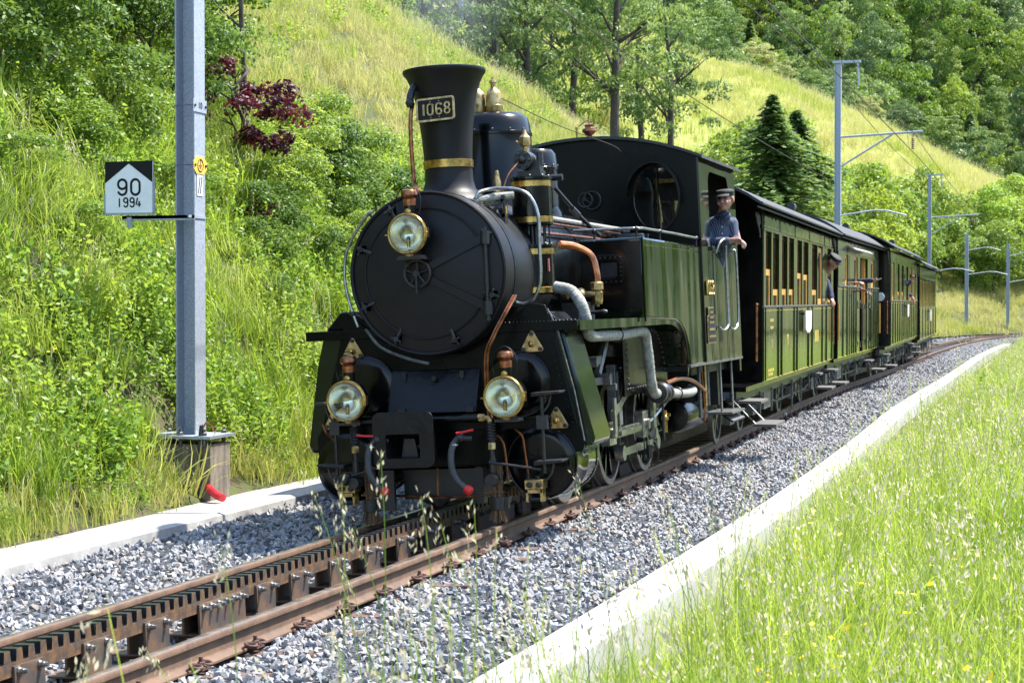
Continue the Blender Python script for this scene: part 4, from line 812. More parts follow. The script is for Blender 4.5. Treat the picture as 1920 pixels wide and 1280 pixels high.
q=MB(); q.prism([(2.3,1.44),(3.9,1.44),(4.09,1.0),(4.09,.82),(3.9,.80),(2.3,.80)],'x',.86,.88); pn=q.build('ashpan_side','black',LO)
q=MB(); 
for i in range(16): q.sph((.885,2.4+.1*i,.86),.009,5)
for i in range(12): a=R(8+i*7.5); q.sph((.885,3.45+.52*math.cos(a),.92+.44*math.sin(a)),.009,5)
for i in range(10): q.sph((.885,2.45,.9+.05*i),.009,5)
q.build('rivet_row','greyiron',pn)
# white lagged steam pipe
LPp=[(.76,.62,1.74),(.90,.58,1.70),(.99,.50,1.60),(1.02,.50,1.50),(1.02,.54,1.40),(1.02,.66,1.35),(1.01,1.1,1.345),(1.0,1.8,1.34),(1.0,2.45,1.36),(1.0,2.66,1.33),(1.0,2.73,1.22),(1.0,2.80,1.0),(1.0,2.84,.88),(1.0,2.93,.80),(1.0,3.06,.79)]
pp=[Vector(p) for p in LPp]; q=MB(); sp_=spline(pp,14); m_=len(sp_)
def lag(q,sp_,r):
    k=12; P=[]; up=None
    for i,p in enumerate(sp_):
        a=sp_[max(0,i-1)]; b_=sp_[min(len(sp_)-1,i+1)]; d=(b_-a).normalized()
        if up is None: up=d.orthogonal().normalized()
        up=(up-d*up.dot(d)).normalized(); w_=d.cross(up)
        for j in range(k):
            t=2*PI*j/k; rr=r*(1+.045*math.sin(i*2.2+t)+.03*math.sin(i*.31)); P.append(p+(up*math.cos(t)+w_*math.sin(t))*rr)
    F=[(i*k+j,i*k+(j+1)%k,(i+1)*k+(j+1)%k,(i+1)*k+j) for i in range(len(sp_)-1) for j in range(k)]; F+=[tuple(range(k)),tuple((len(sp_)-1)*k+j for j in range(k))]; q.add(P,F)
lag(q,sp_,.045); q.build('lagged_steam_pipe','lagging',LO,ang=60,label='thick white rope-lagged pipe bending under the running board')
q=MB(); lag(q,spline([V(1.0,3.45,.78),V(1.0,3.9,.75),V(1.0,4.4,.73),V(1.0,4.7,.735),V(.95,4.8,.76)],12),.044); q.build('lagged_steam_pipe','lagging',LO,ang=60)
q=MB(); q.cyl((1.0,3.05,.79),(1.0,3.12,.79),.09,n=18); q.sph((1.0,3.24,.785),.10,16); q.cyl((1.0,3.36,.78),(1.0,3.42,.78),.085,n=18); q.cyl((1.0,3.26,.69),(1.0,3.26,.35),.012,n=8); q.torus((1.0,3.9,.75),(0,1,0),.058,.007,18,5); q.torus((1.01,1.55,1.34),(0,1,0),.055,.006,18,5); q.build('steam_valve','iron',LO)
q=MB(); q.sph((1.0,3.34,.55),.035,10); q.cyl((1.0,3.34,.42),(1.0,3.34,.62),.02,n=8); q.cyl((.98,3.34,.58),(1.05,3.34,.58),.014,n=8); q.build('drain_cock','brass',LO)
q=MB(); q.tube([(.97,3.6,.86),(1.0,4.1,.88),(1.02,4.6,.84),(1.02,5.1,.74),(1.0,5.35,.70)],.02,8); q.tube([(1.0,5.2,.9),(1.0,5.25,.6),(.98,5.35,.4)],.012,6); q.build('copper_pipe','copper',LO)
# wheels, rods, motion
def wheel(x,y,r,par,nm='driving_wheel',sp=10):
    s=1 if x>0 else -1
    q=MB(); q.lathe([(r+.0,0),(r,.07),(r-.05,.075),(r-.055,-.0)],(x-s*.035,y,r),(s,0,0),40,caps=False); q.lathe([(r+.025,-.03),(r+.025,.0),(r-.05,.0),(r-.05,-.03)],(x-s*.035,y,r),(s,0,0),40,caps=False); o=q.build(nm,'tyre',par)
    q=MB(); q.cyl((x-s*.05,y,r),(x+s*.045,y,r),.085,n=16)
    for k in range(sp): a=2*PI*k/sp; q.add([(x+s*dx,y+math.cos(a+da)*rr,r+math.sin(a+da)*rr) for rr,w_ in ((.06,.25),(r-.05,.045)) for dx in (-.012,.018) for da in (-w_*1.0,w_*1.0)],[(0,1,3,2),(4,6,7,5),(0,2,6,4),(1,5,7,3),(2,3,7,6),(0,4,5,1)])
    q.build('spokes','black',o); return o
for y in (1.31,2.87,4.32):
    for s in (-1,1): wheel(s*.545,y,.455,LO)
for y in (1.31,2.87,4.32): q=MB(); q.cyl((-.5,y,.455),(.5,y,.455),.06,n=12); q.build('axle','iron',LO)
q=MB(); q.box((-.42,.2,.35),(-.38,6.8,.98)); q.box((.38,.2,.35),(.42,6.8,.98)); q.box((-.95,4.9,.88),(.95,6.9,.98)); q.box((-.9,6.6,.5),(.9,6.7,.95)); q.build('main_frame','iron',LO)
q=MB(); q.box((.66,.66,.50),(.76,2.42,.53)); q.box((.66,.66,.44),(.76,2.2,.46)); q.box((.70,2.0,.46),(.80,2.35,.58)); q.cyl((.60,.7,.47),(.60,2.2,.47),.025,n=10); q.build('slide_bars','steel',LO)
q=MB(); q.box((.74,2.05,.44),(.775,3.55,.52)); q.box((.72,2.0,.40),(.80,2.25,.60)); q.box((.72,3.3,.38),(.80,3.62,.62)); q.cyl((.70,3.45,.5),(.83,3.45,.5),.05,n=14); q.cyl((.70,2.12,.5),(.83,2.12,.5),.045,n=14); q.box((.79,2.3,.46),(.80,3.25,.50)); q.build('connecting_rod','steel',LO)
q=MB(); q.box((.66,2.87,.24),(.69,4.32,.31)); q.cyl((.64,2.87,.275),(.72,2.87,.275),.07,n=14); q.cyl((.64,4.32,.275),(.72,4.32,.275),.07,n=14); q.build('coupling_rod','steel',LO)
q=MB(); q.box((.72,2.30,.45),(.80,2.46,1.08)); q.box((.80,2.32,.55),(.82,2.44,1.02)); q.build('motion_bracket','greyiron',LO,bevel=.006)
q=MB(); q.box((.80,2.66,.86),(.83,2.70,1.40)); q.box((.80,2.05,.72),(.83,2.75,.79),rot=Matrix.Rotation(R(18),3,'X')); q.cyl((.78,2.70,.84),(.86,2.70,.84),.035,n=10); q.box((.83,2.02,.50),(.85,2.10,.80)); q.build('lifting_link','steel',LO)
q=MB(); q.tube([(.78,1.75,1.02),(.78,1.85,1.10),(.80,2.05,1.34)],.035,6,sub=0); q.cyl((.72,1.9,.97),(.86,1.9,.97),.05,n=12); q.box((.74,1.4,1.10),(.80,1.85,1.17)); q.box((.74,1.5,.93),(.80,2.05,.99)); q.cyl((.80,2.0,.90),(.88,2.0,.90),.03,n=8); q.box((.72,2.3,1.15),(.78,2.5,1.25)); q.cyl((.7,1.3,1.13),(.9,1.3,1.13),.04,n=10); q.build('valve_gear','greyiron',LO)
q=MB(); q.tube([(.80,3.45,.5),(.84,3.62,.56),(.84,4.35,.70)],.022,6,sub=0); q.cyl((.80,3.62,.40),(.86,3.62,.40),.05,n=12); q.box((.82,3.56,.35),(.85,3.66,.70)); q.build('eccentric_rod','steel',LO)
q=MB(); q.lathe([(.02,0),(.15,.02),(.17,.08),(.17,.95),(.15,1.02),(.02,1.05)],(.83,4.5,.50),(0,1,0),28); q.build('air_reservoir','black',LO)
q=MB(); q.box((.5,4.0,.28),(.62,4.2,.6)); q.box((.60,3.9,.18),(.7,4.0,.32)); q.tube([(.80,3.75,.30),(.82,3.8,.22),(.8,3.85,.12)],.012,6); q.cyl((.75,3.75,.16),(.75,3.75,.28),.03,n=8); q.cyl((.68,3.8,.13),(.68,3.8,.5),.02,n=6); q.cyl((.60,5.2,.3),(.60,5.2,.85),.02,n=6); q.build('brake_rigging','iron',LO)
for y,m_ in ((5.05,'greyiron'),(5.35,'oldbrass'),(5.5,'greyiron')): q=MB(); q.cyl((1.0,y,.45 if y<5.2 else .55),(1.0,y,.99),.022,n=6); q.build('down_pipe',m_,LO)
q=MB(); q.box((1.04,5.95,.44),(1.055,6.01,.99)); q.box((1.04,6.62,.44),(1.055,6.68,.99)); q.box((.85,5.92,.43),(1.17,6.70,.455)); q.add([(1.04,5.95,.43),(1.04,6.68,.43),(1.17,6.68,.36),(1.17,5.95,.36),(1.04,5.95,.42),(1.04,6.68,.42),(1.16,6.68,.34),(1.16,5.95,.34)],[(0,1,2,3),(4,7,6,5),(2,6,7,3)]); q.build('cab_step','greyiron',LO,bevel=.003)
q=MB(); q.box((-1.1,6.9,.85),(1.1,7.0,1.0)); q.cyl((0,7.0,.7),(0,7.6,.68),.08,n=12); q.build('rear_beam','black',LO)
# little front wheel guard lever and front wheel splash
q=MB(); q.tube([(.80,-.03,.165),(.86,.3,.16),(.84,.8,.18)],.012,6,sub=0); q.box((.80,.68,.15),(.84,.80,.28)); q.cyl((.82,.70,.12),(.82,.70,.2),.02,n=6); q.build('drain_lever','steel',LO)
# ---------------------------------------------------------------- coaches (local: x outward from the near side wall, y back from the front corner, z up)
def coach(label,A,B,zo,wins,seams,useams,zs=1.60,zt=2.49,door=None,steps=(),wheels=(),boards=(),gap=None,roofup=.0,over=(1.2,.3),rail=True,zroof=2.72):
    A=Vector(A);B=Vector(B);Ln=(B-A).length; rz=math.atan2(-(B.x-A.x),B.y-A.y); W=-2.1
    C_=empty('passenger_coach',label,'coach',(A.x,A.y,zo),(0,0,rz),'green coaches behind the locomotive')
    z0=.70
    # backing walls with openings, near and far side
    cuts=sorted([(a,b) for a,b,_ in wins]+([door[:2]] if door else []))
    q=MB(); q.box((-.035,0,z0),(-.012,Ln,zs-.005)) if not door else (q.box((-.035,0,z0),(-.012,door[0],zs-.005)),q.box((-.035,door[1],z0),(-.012,Ln,zs-.005)))
    q.box((-.035,0,zt+.02),(-.012,Ln,zroof)); q.build('side_wall','black',C_)
    q=MB(); q.box((W,0,z0),(W+.035,Ln,zs)); q.box((W,0,zt),(W+.035,Ln,zroof)); prev=0
    for a,b in cuts+[(Ln,Ln)]: q.box((W,prev,zs),(W+.035,a,zt)); prev=b
    q.build('far_side_wall','coachgreen',C_)
    # posts between the windows
    prev=0
    for a,b in cuts+[(Ln,Ln)]:
        if a-prev>.02: q=MB(); q.box((-.03,prev+.004,zs+.012),(.011,a-.004,zt+.012)); q.build('window_post','coachgreen',C_)
        prev=b
    q=MB(); q.box((-.02,0,zs-.012),(.022,Ln,zs+.010)) if not door else (q.box((-.02,0,zs-.012),(.022,door[0],zs+.010)),q.box((-.02,door[1],zs-.012),(.022,Ln,zs+.010))); q.build('sill_rail','greyiron',C_,bevel=.004)
    q=MB(); q.box((-.02,0,zt+.012),(.014,Ln,zt+.04)); q.build('top_rail','coachgreen',C_,bevel=.004)
    for a,b in zip(seams[:-1],seams[1:]):
        if door and not (b<=door[0]+.05 or a>=door[1]-.05): continue
        q=MB(); q.box((-.012,a+.014,z0+.012),(.004,b-.014,zs-.018)); q.build('side_panel','coachgreen',C_,bevel=.003)
    for a in seams:
        if door and door[0]-.05<a<door[1]+.05: continue
        if Ln>a>0: q=MB(); q.box((-.012,a-.028,z0+.012),(.019,a+.025,zs-.02)); q.build('batten','coachgreen',C_,bevel=.003)
    for a in useams[1:-1]: q=MB(); q.box((-.012,a-.02,zt+.045),(.012,a+.02,zroof-.02)); q.build('batten','coachgreen',C_)
    for a,b in zip(useams[:-1],useams[1:]):
        q=MB(); q.box((-.012,a+.008,zt+.045),(.003,b-.008,zroof-.02)); q.build('fascia_panel','coachgreen',C_,bevel=.003)
    q=MB(); q.tube([(.006,.02,z0+.012),(.006,Ln-.02,z0+.012)],.003,5,sub=0); q.tube([(.005,.02,zs-.05),(.005,Ln-.02,zs-.05)],.003,4,sub=0); q.tube([(.005,.02,zt+.07),(.005,Ln-.02,zt+.07)],.003,4,sub=0) if len(useams)>3 else None; q.build('edge_gleam_and_lining','goldpaint',C_) if True else None  # lowest line paints the edge's gloss highlight in gold; the others are lining
    for a,b,sh in wins:
        q=MB(); q.box((-.09,a-.03,zs-.02),(-.036,a+.03,zt+.02)); q.box((-.09,b-.03,zs-.02),(-.036,b+.03,zt+.02)); q.box((-.09,a,zt-.03),(-.036,b,zt+.02)); wd=q.build('window','mahog',C_)
        if sh:
            q=MB(); q.box((-.034,a+.004,sh-.075),(-.010,b-.004,sh)); q.box((-.034,a+.004,zs+.012),(-.010,a+.05,sh-.075)); q.box((-.034,b-.055,zs+.012),(-.010,b-.004,sh-.075)); 
            if sh>2.2: q.box((-.034,a+.05,zs+.012),(-.010,b-.055,zs+.10))
            q.build('sash','wood',wd)
            q=MB(); q.box((-.024,a+.05,zs+.012),(-.020,b-.055,sh-.075)); q.build('pane','glass',wd)
    # ends, floor, ceiling, roof
    for y in (0,Ln): 
        q=MB(); q.box((W,y-.02,z0),(-.001,y+.02,zroof)); q.prism([(-.001,zroof),(W,zroof)]+[(W/2+W/2*math.cos(t)*-1*-1,zroof+.25*math.sin(t)) for t in np.linspace(PI*.97,PI*.03,9)][::-1],'y',y-.02,y+.02); q.build('end_wall','black',C_)
    q=MB(); q.box((W+.02,-over[0],z0-.06),(-.03,Ln+.2,z0-.005)); q.build('floor','black',C_)
    q=MB(); q.box((W+.04,.02,zroof-.03),(-.04,Ln-.02,zroof-.01)); q.box((W+.5,.4,z0+.35),(-.5,Ln-.4,z0+.8)); q.build('coach_inside','mahog',C_)
    q=MB(); n=17; xs=np.linspace(.13,W-.13,n)
    for y in (-over[0],Ln+over[1]):
        for dz in (0,.035):
            for x in xs: u=(x-W/2)/(abs(W)/2+.13); q.v.append((float(x),y,float(zroof+.03+(.34+roofup)*(1-abs(u)**2.4))+dz))
    for i in range(n-1): q.f+=[(i,i+1,2*n+i+1,2*n+i),(n+i,3*n+i,3*n+i+1,n+i+1),(i,n+i,n+i+1,i+1),(2*n+i,2*n+i+1,3*n+i+1,3*n+i)]
    q.f+=[(0,2*n,3*n,n),(n-1,2*n-1,4*n-1,3*n-1)]; q.m=[0]*len(q.f); rf=q.build('roof','roof',C_)
    q=MB(); q.tube([(.14,-over[0],zroof+.045),(.14,Ln+over[1],zroof+.045)],.018,6,sub=0); q.tube([(.10,-over[0],zroof+.005),(.10,Ln+over[1],zroof+.005)],.014,6,sub=0); q.build('gutter','roof',rf)
    q=MB(); q.cyl((W/2+.45,Ln*.92,zroof+.3),(W/2+.45,Ln*.92,zroof+.47),.06,n=10); q.cyl((W/2+.45,Ln*.92-.12,zroof+.47),(W/2+.45,Ln*.92+.16,zroof+.47),.07,n=10); q.build('vent','roof',rf)
    # corner brackets and end rail
    q=MB(); q.tube([(-.03,-.02,zroof-.30),(-.03,-.06,zroof-.22),(-.03,-.22,zroof-.14),(-.03,-.40,zroof-.02)],.012,5); q.torus((-.03,-.10,zroof-.10),(1,0,0),.055,.009,14,5); q.torus((-.03,-.20,zroof-.05),(1,0,0),.035,.008,12,5); q.build('roof_bracket','greyiron',C_)
    if rail:
        q=MB(); q.cyl((-.06,-.10,.95),(-.06,-.10,1.60),.016,n=8); q.sph((-.06,-.10,1.62),.022,8); q.build('end_handrail','copper',C_)
    # underframe
    q=MB(); q.box((-.22,-over[0],.52),(-.14,Ln+.2,.66)); q.build('sole_bar','iron',C_); q=MB(); q.box((W+.14,-over[0],.52),(W+.22,Ln+.2,.66)); q.build('sole_bar','iron',C_)
    q=MB(); q.tube([(-.18,.8,.54),(-.18,Ln*.3,.34),(-.18,Ln*.7,.34),(-.18,Ln-.8,.54)],.016,6,sub=0); q.cyl((-.18,Ln*.3,.34),(-.18,Ln*.3,.55),.015,n=6); q.cyl((-.18,Ln*.7,.34),(-.18,Ln*.7,.55),.015,n=6); q.build('truss_rod','iron',C_)
    for y in wheels:
        for x in (-.52,W+.52):
            s=1 if x>-1 else -1; q=MB(); q.lathe([(.36,0),(.355,.06),(.30,.065),(.295,0)],(x-s*.03,y,.345),(s,0,0),28,caps=False); q.cyl((x-.03,y,.345),(x+.03,y,.345),.07,n=12)
            for k in range(8): a=2*PI*k/8; q.box((x-.012,y-.018,.345),(x+.012,y+.018,.345+.30),rot=Matrix.Rotation(a,3,'X'),org=(x,y,.345))
            q.build('wheel','tyre',C_)
        q=MB(); q.cyl((-.52,y,.345),(W+.52,y,.345),.05,n=8); q.build('axle','iron',C_)
        q=MB(); q.box((-.36,y-.09,.26),(-.24,y+.09,.44)); q.tube([(-.30,y-.42,.52),(-.30,y,.455),(-.30,y+.42,.52)],.03,6); q.box((-.34,y-.5,.24),(-.26,y-.16,.42)); q.box((-.33,y+.2,.30),(-.27,y+.26,.54)); q.build('spring_gear','greyiron',C_)
    for k,y in enumerate(np.arange(.7,Ln,1.15)):
        q=MB(); q.cyl((-.12,y,.16+.1*(k%3)),(-.12,y,.56),.014,n=6); q.build('hanger_rod','greyiron',C_) 
    q=MB(); q.box((-.5,1.4,.30),(-.16,2.3,.52)); q.build('equipment_box','greyiron',C_)
    for (y,x,z,l) in steps:
        q=MB(); l=l*.85; q.box((x-.20,y,z-.032),(x+.06,y+l,z)); st=q.build('step_board','step',C_,bevel=.003)
        for yy in (y+.05,y+l-.05): q=MB(); q.tube([(-.15,yy,.55),(x-.16,yy,max(z-.02,.2)),(x,yy,z-.04)],.011,5,sub=0); q.build('step_hanger','iron',st)
    for (y0,y1,za,zb) in boards:
        q=MB(); m_=(y0+y1)/2; q.prism([(y0,zb),(y1,zb),(y1,zb-.02),(y1-.02,za+.06),(m_+.1,za),(m_,za+.03),(m_-.1,za),(y0+.02,za+.06),(y0,zb-.02)],'x',.05,.068); bo_=q.build('destination_board','white',C_)
        q=MB(); q.box((.0,y0+.05,zb-.06),(.05,y0+.08,zb-.03)); q.box((.0,y1-.08,zb-.06),(.05,y1-.05,zb-.03)); q.tube([(.06,m_-.15,zb+.0),(.06,m_,zb+.04),(.06,m_+.15,zb+.0)],.01,5); q.build('board_hook','black',bo_)
    if door:
        q=MB(); q.box((-.10,door[0]-.02,z0),(-.036,door[0]+.10,2.58)); q.box((-.10,door[1]-.10,z0),(-.036,door[1]+.02,2.58)); dd_=q.build('doorway','wood',C_)
        q=MB(); q.box((-.5,door[0]+.1,z0),(-.46,door[0]+.75,2.5)); q.build('inner_door','wood',dd_)
        q=MB(); q.box((-.035,door[0]+.75,z0),(-.012,door[1],1.6)); q.build('lower_door_leaf','black',dd_)
        for y in (door[0]-.16,door[1]+.10):
            q=MB(); q.tube([(.01,y,1.55),(.06,y,1.50),(.065,y,1.2),(.06,y,.92),(.01,y,.88)],.014,6); q.torus((.03,y,1.60),(1,0,0),.07,.01,16,5); q.torus((.03,y,.86),(1,0,0),.05,.01,16,5); q.build('door_handrail','iron',C_)
    return C_
c1=coach('first green coach right behind the locomotive with half lowered wooden window sashes',(1.02,8.70),(.76,17.70),0,
 [(.2,.74,2.05),(.9,1.53,1.81),(1.84,2.43,1.82),(2.62,3.21,1.82),(3.62,4.21,2.05),(4.39,5.07,2.04),(5.58,6.36,1.83),(6.46,7.19,2.48),(7.95,8.64,1.72)],
 [.03,.22,1.53,1.89,3.31,3.68,5.16,5.69,7.23,7.91,8.81,8.99],[.12,1.68,3.43,5.30,7.55,8.80],boards=[(4.20,5.02,1.21,1.53)],
 steps=[(-1.35,.10,.55,.75),(-1.45,.28,.30,.95),(6.9,-.05,.55,.5),(7.2,.10,.32,.8)],wheels=(-.35,1.6,5.75,8.7))
for t,y,z,h in (('III',2.58,1.15,.20),('I',.9,1.13,.17)): text('class_mark',t,h,'goldpaint',c1,(.0045,y,z),(PI/2,0,PI/2),.001,sx=1.25 if t=='III' else 1)
q=MB()
for y0,y1,z in ((.72,1.05,1.43),(.74,1.03,1.34),(.52,1.12,.82),(.55,1.0,.77),(6.12,6.72,1.14)):
    n=4 if z!=1.14 else 3; h=.018 if z!=1.14 else .085; 
    for k in range(n): a=y0+(y1-y0)*k/n; q.box((.0035,a,z-h),(.0045,a+(y1-y0)/n*.6,z+h))
q.build('small_lettering','goldpaint',c1)
c2=coach('second green coach with a wide side doorway and a grey awning strip',(.79,18.16),(.705,25.95),0,
 [(1.07,1.52,2.48),(2.64,3.31,2.48),(6.03,6.73,2.48)],[0,.84,1.52,1.9,2.3,2.7,3.1,3.78]+[5.3,5.75,6.2,6.65,7.1,7.55,7.78],[0,7.78],zs=1.92,zt=2.46,door=(3.8,5.3),
 steps=[(-.9,.0,.55,.7),(-.5,.12,.32,.8),(5.6,.0,.50,.8),(6.5,.15,.30,.9)],wheels=(1.0,6.4),roofup=.06,over=(.3,.6))
q=MB(); q.box((.02,1.6,2.62),(.16,5.0,2.64),rot=Matrix.Rotation(R(28),3,'Y'),org=(.02,3,2.63)); q.build('awning_strip','white',c2)
q=MB(); q.box((-.6,1.54,.72),(.012,1.88,2.6)); q.build('recess_shade_block','black',c2)  # solid black block standing in for the shade inside a deep recess
q=MB(); q.cyl((.03,7.9,1.75),(.03,7.95,1.75),.09,n=18); q.build('tail_disc','white',c2)
for y in (7.85,-.12): q=MB(); q.cyl((.03,y,1.0),(.03,y,1.62),.018,n=6); q.build('end_handrail','wood',c2)
c3=coach('third green coach with six narrow windows and vertical boarding',(.88,26.8),(.61,37.5),.02,
 [(.49,1.12,2.46),(2.33,3.0,1.85),(3.85,4.55,1.85),(5.70,6.4,None),(7.23,7.95,2.46),(8.96,9.7,2.46)],[.05+.815*i for i in range(14)],[.05,10.65],zs=1.65,zt=2.46,boards=[(5.35,5.95,1.25,1.56)],
 steps=[(-1.2,.0,.55,.6),(-1.1,.12,.32,.9),(7.6,.0,.58,.7),(9.8,.10,.30,.9)],wheels=(1.2,3.0,7.8,9.6),over=(1.2,.3))
c4=coach('last green coach of the train with a row of tall brown window bays',(.62,38.35),(.31,49.4),-.10,
 [(.25+.93*i,.25+.93*i+.55,2.34) for i in range(11)],[.05,1.8,3.6,5.4,7.2,9.0,11.0],[.05,11.0],zs=1.58,zt=2.38,boards=[(5.5,6.1,1.15,1.50)],
 steps=[(-1.2,.0,.55,.6),(9.9,.10,.38,.9)],wheels=(1.2,3.0,8.2,10.0),over=(.5,.25),rail=False)
q=MB(); q.prism([(-.5,1.55),(-.10,1.55),(-.06,1.62),(-.06,2.0),(-.12,2.06),(-.5,2.06)],'y',11.05,11.12); q.build('rear_panel','iron',c4)
# ---------------------------------------------------------------- people
def blob(name,mats,parts,parent,vox=.007,sm=6,**kw):
    q=MB()
    for p in parts:
        if p[0]=='c':
            _,a,b,ra,rb=p; a=Vector(a);b=Vector(b); q.lathe([(.001,-ra),(ra*.7,-ra*.7),(ra,0),(rb,(b-a).length),(rb*.7,(b-a).length+rb*.7),(.001,(b-a).length+rb)],a,b-a,12,caps=False)
        else:
            _,c,s=p[:3]; mb=MB(); mb.sph((0,0,0),1,14,sc=s); rt=p[3] if len(p)>3 else Matrix.Identity(3)
            q.add([Vector(c)+rt@Vector(v) for v in mb.v],mb.f)
    o=q.build(name,mats,parent,**kw); m=o.modifiers.new('remesh','REMESH'); m.mode='VOXEL'; m.voxel_size=vox; m.use_smooth_shade=True; s=o.modifiers.new('smooth','SMOOTH'); s.iterations=sm; s.factor=.5
    return o
def hand(w,d,n,side=1,curl=.5,sc=1.0):
    """wrist point, direction of the fingers, palm normal"""
    w=Vector(w);d=Vector(d).normalized();n=Vector(n);n=(n-d*n.dot(d)).normalized();t=d.cross(n)*side; P=[('c',w-d*.03,w+d*.02,.026*sc,.027*sc),('c',w+d*.02+t*.016,w+d*.085*sc+t*.028,.017*sc,.015*sc),('c',w+d*.02-t*.012,w+d*.085*sc-t*.022,.017*sc,.014*sc),('c',w+d*.02,w+d*.088*sc,.018*sc,.016*sc)]
    for k,(o,l) in enumerate(((.033,.070),(.011,.080),(-.011,.074),(-.031,.058))):
        b=w+d*.088*sc+t*o; a=curl*(1+.15*k); p1=b+(d*math.cos(a*.5)+n*math.sin(a*.5))*l*.45*sc; p2=p1+(d*math.cos(a*1.3)+n*math.sin(a*1.3))*l*.32*sc; p3=p2+(d*math.cos(a*2.1)+n*math.sin(a*2.1))*l*.25*sc
        P+=[('c',b,p1,.0092,.0085),('c',p1,p2,.0085,.0078),('c',p2,p3,.0078,.0068)]
    b=w+d*.03+t*.03; p1=b+(d*.7+t*.7+n*.2).normalized()*.042*sc; p2=p1+(d*.9+t*.25+n*.35).normalized()*.03*sc; P+=[('c',b,p1,.0125,.011),('c',p1,p2,.0105,.0085)]
    return P
def head(c,rot,parent,cap=True,glasses=False):
    """parts of a head with face towards local -y, c = centre; returns body blob parts and adds hair, eyes, cap"""
    c=Vector(c); K=1.1; T=lambda p:c+rot@Vector(p)*K; E=lambda p,s:('e',T(p),tuple(a*K for a in s),rot)
    P=[E((0,.018,.025),(.073,.088,.066)),E((0,-.018,-.02),(.064,.072,.085)),E((0,-.042,-.075),(.038,.042,.032)),E((0,-.088,-.008),(.011,.018,.026)),E((0,-.097,-.024),(.016,.014,.011)),E((.075,.012,-.005),(.012,.022,.032)),E((-.075,.012,-.005),(.012,.022,.032)),
       E((.034,-.074,-.03),(.022,.016,.022)),E((-.034,-.074,-.03),(.022,.016,.022)),E((0,-.082,-.055),(.024,.012,.010)),E((0,-.078,.036),(.05,.012,.012)),E((0,.07,-.02),(.05,.04,.05))]
    q=MB()
    for s in (-1,1): q.v+= []; mb=MB(); mb.sph((0,0,0),1,8,sc=(.013,.008,.007)); q.add([T(Vector(v)+V(s*.031,-.085,.012)) for v in mb.v],mb.f)
    q.build('eyes','eye',parent)
    q=MB()
    for s in (-1,1): q.tube([T((s*.014,-.091,.030)),T((s*.032,-.092,.036)),T((s*.052,-.082,.030))],.0045,5)
    q.build('eyebrows','hair',parent)
    q=MB(); q.tube([T((-.022,-.0905,-.052)),T((0,-.0955,-.050)),T((.022,-.0905,-.054))],.0045,5); q.build('lips','lip',parent)
    mb=MB(); mb.sph((0,0,0),1,16,sc=(.080,.094,.088)); q=MB(); q.add([T(Vector((v[0],v[1]+.03,min(v[2],.05)+.035))) for v in mb.v if True],mb.f); 
    hq=MB(); hq.v=[T(Vector((v[0]*.97,max(v[1],-.028)+.028,v[2]*.72+.015))) for v in mb.v]; hq.f=mb.f; hq.m=mb.m; hq.build('hair','hair',parent)
    if glasses:
        q=MB()
        for s in (-1,1): 
            pts=[T((s*.032+.024*math.cos(a),-.103,.010+.017*math.sin(a))) for a in np.linspace(0,2*PI,17)[:-1]]; q.tube(pts,.0026,5,closed=True,sub=0); q.tube([T((s*.056,-.10,.014)),T((s*.078,-.03,.014)),T((s*.080,.02,.008))],.0016,4,sub=0)
        q.tube([T((-.008,-.104,.013)),T((.008,-.104,.013))],.0016,4,sub=0); q.build('glasses','eye',parent)
    if cap:
        q=MB(); 
        prof=[(.084,.030),(.088,.042),(.092,.058),(.096,.070),(.091,.083),(.072,.093),(.04,.098),(.001,.099)]
        mb=MB(); mb.lathe(prof,(0,0,0),(0,0,1),24,caps=False); q.add([T((v[0]*.92,v[1]*1.08+.008,v[2]-.0)) for v in mb.v],mb.f); cp=q.build('cap','cap',parent)
        q=MB(); n=13
        for k in range(n):
            a=PI*1.2+PI*.60*k/(n-1); ca,sa=math.cos(a),math.sin(a)
            q.v+=[T((.084*ca*.93,.090*sa*1.08+.006,.060)),T((.088*ca,.132*sa+.0,.034)),T((.088*ca,.132*sa+.0,.028)),T((.084*ca*.93,.090*sa*1.08+.006,.052))]
        for k in range(n-1):
            for j in range(4): q.f.append((k*4+j,(k+1)*4+j,(k+1)*4+(j+1)%4,k*4+(j+1)%4))
        q.f+=[(0,1,2,3)]; q.m=[0]*len(q.f); q.build('cap_visor','cap',cp)
    return P
# the driver
CR=Matrix.Rotation(CANT,3,'Y'); base=CR@V(1.0,5.95,1.05)
DV=empty('person','man in a striped blue shirt, dark cap and glasses leaning out of the cab opening','person',base,(0,CANT,0))
o_=V(1.0,5.95,1.05)
def L_(x,y,z): return V(x,y,z)-o_
hr=Matrix.Rotation(R(-10),3,'Z')@Matrix.Rotation(R(4),3,'X')
hp=head(L_(1.20,5.88,2.665),hr,DV,True,True)
P=hp+[('c',L_(1.17,5.93,2.58),L_(1.14,5.96,2.46),.052,.058)]
P+=[('e',L_(1.08,5.98,2.26),(.145,.10,.24)),('c',L_(.98,6.0,2.1),L_(.9,6.05,1.7),.15,.15),('c',L_(.85,6.0,1.7),L_(.82,6.0,1.1),.09,.06),('c',L_(1.0,6.05,1.7),L_(1.0,6.1,1.1),.09,.06)]
P+=[('c',L_(.96,5.95,2.43),L_(1.02,5.80,2.22),.045,.042),('c',L_(1.02,5.80,2.22),L_(1.27,5.74,2.225),.044,.028),('c',L_(1.24,6.0,2.43),L_(1.30,5.95,2.23),.048,.04),('c',L_(1.30,5.95,2.23),L_(1.30,5.78,2.225),.036,.028)]
P+=hand(L_(1.28,5.735,2.232),(1,-.25,-.05),(0,-.4,-1),1,.55)+hand(L_(1.315,5.775,2.215),(.75,-.6,-.18),(-.2,.2,-1),-1,.7)
blob('body','skin',P,DV,vox=.0055,sm=3)
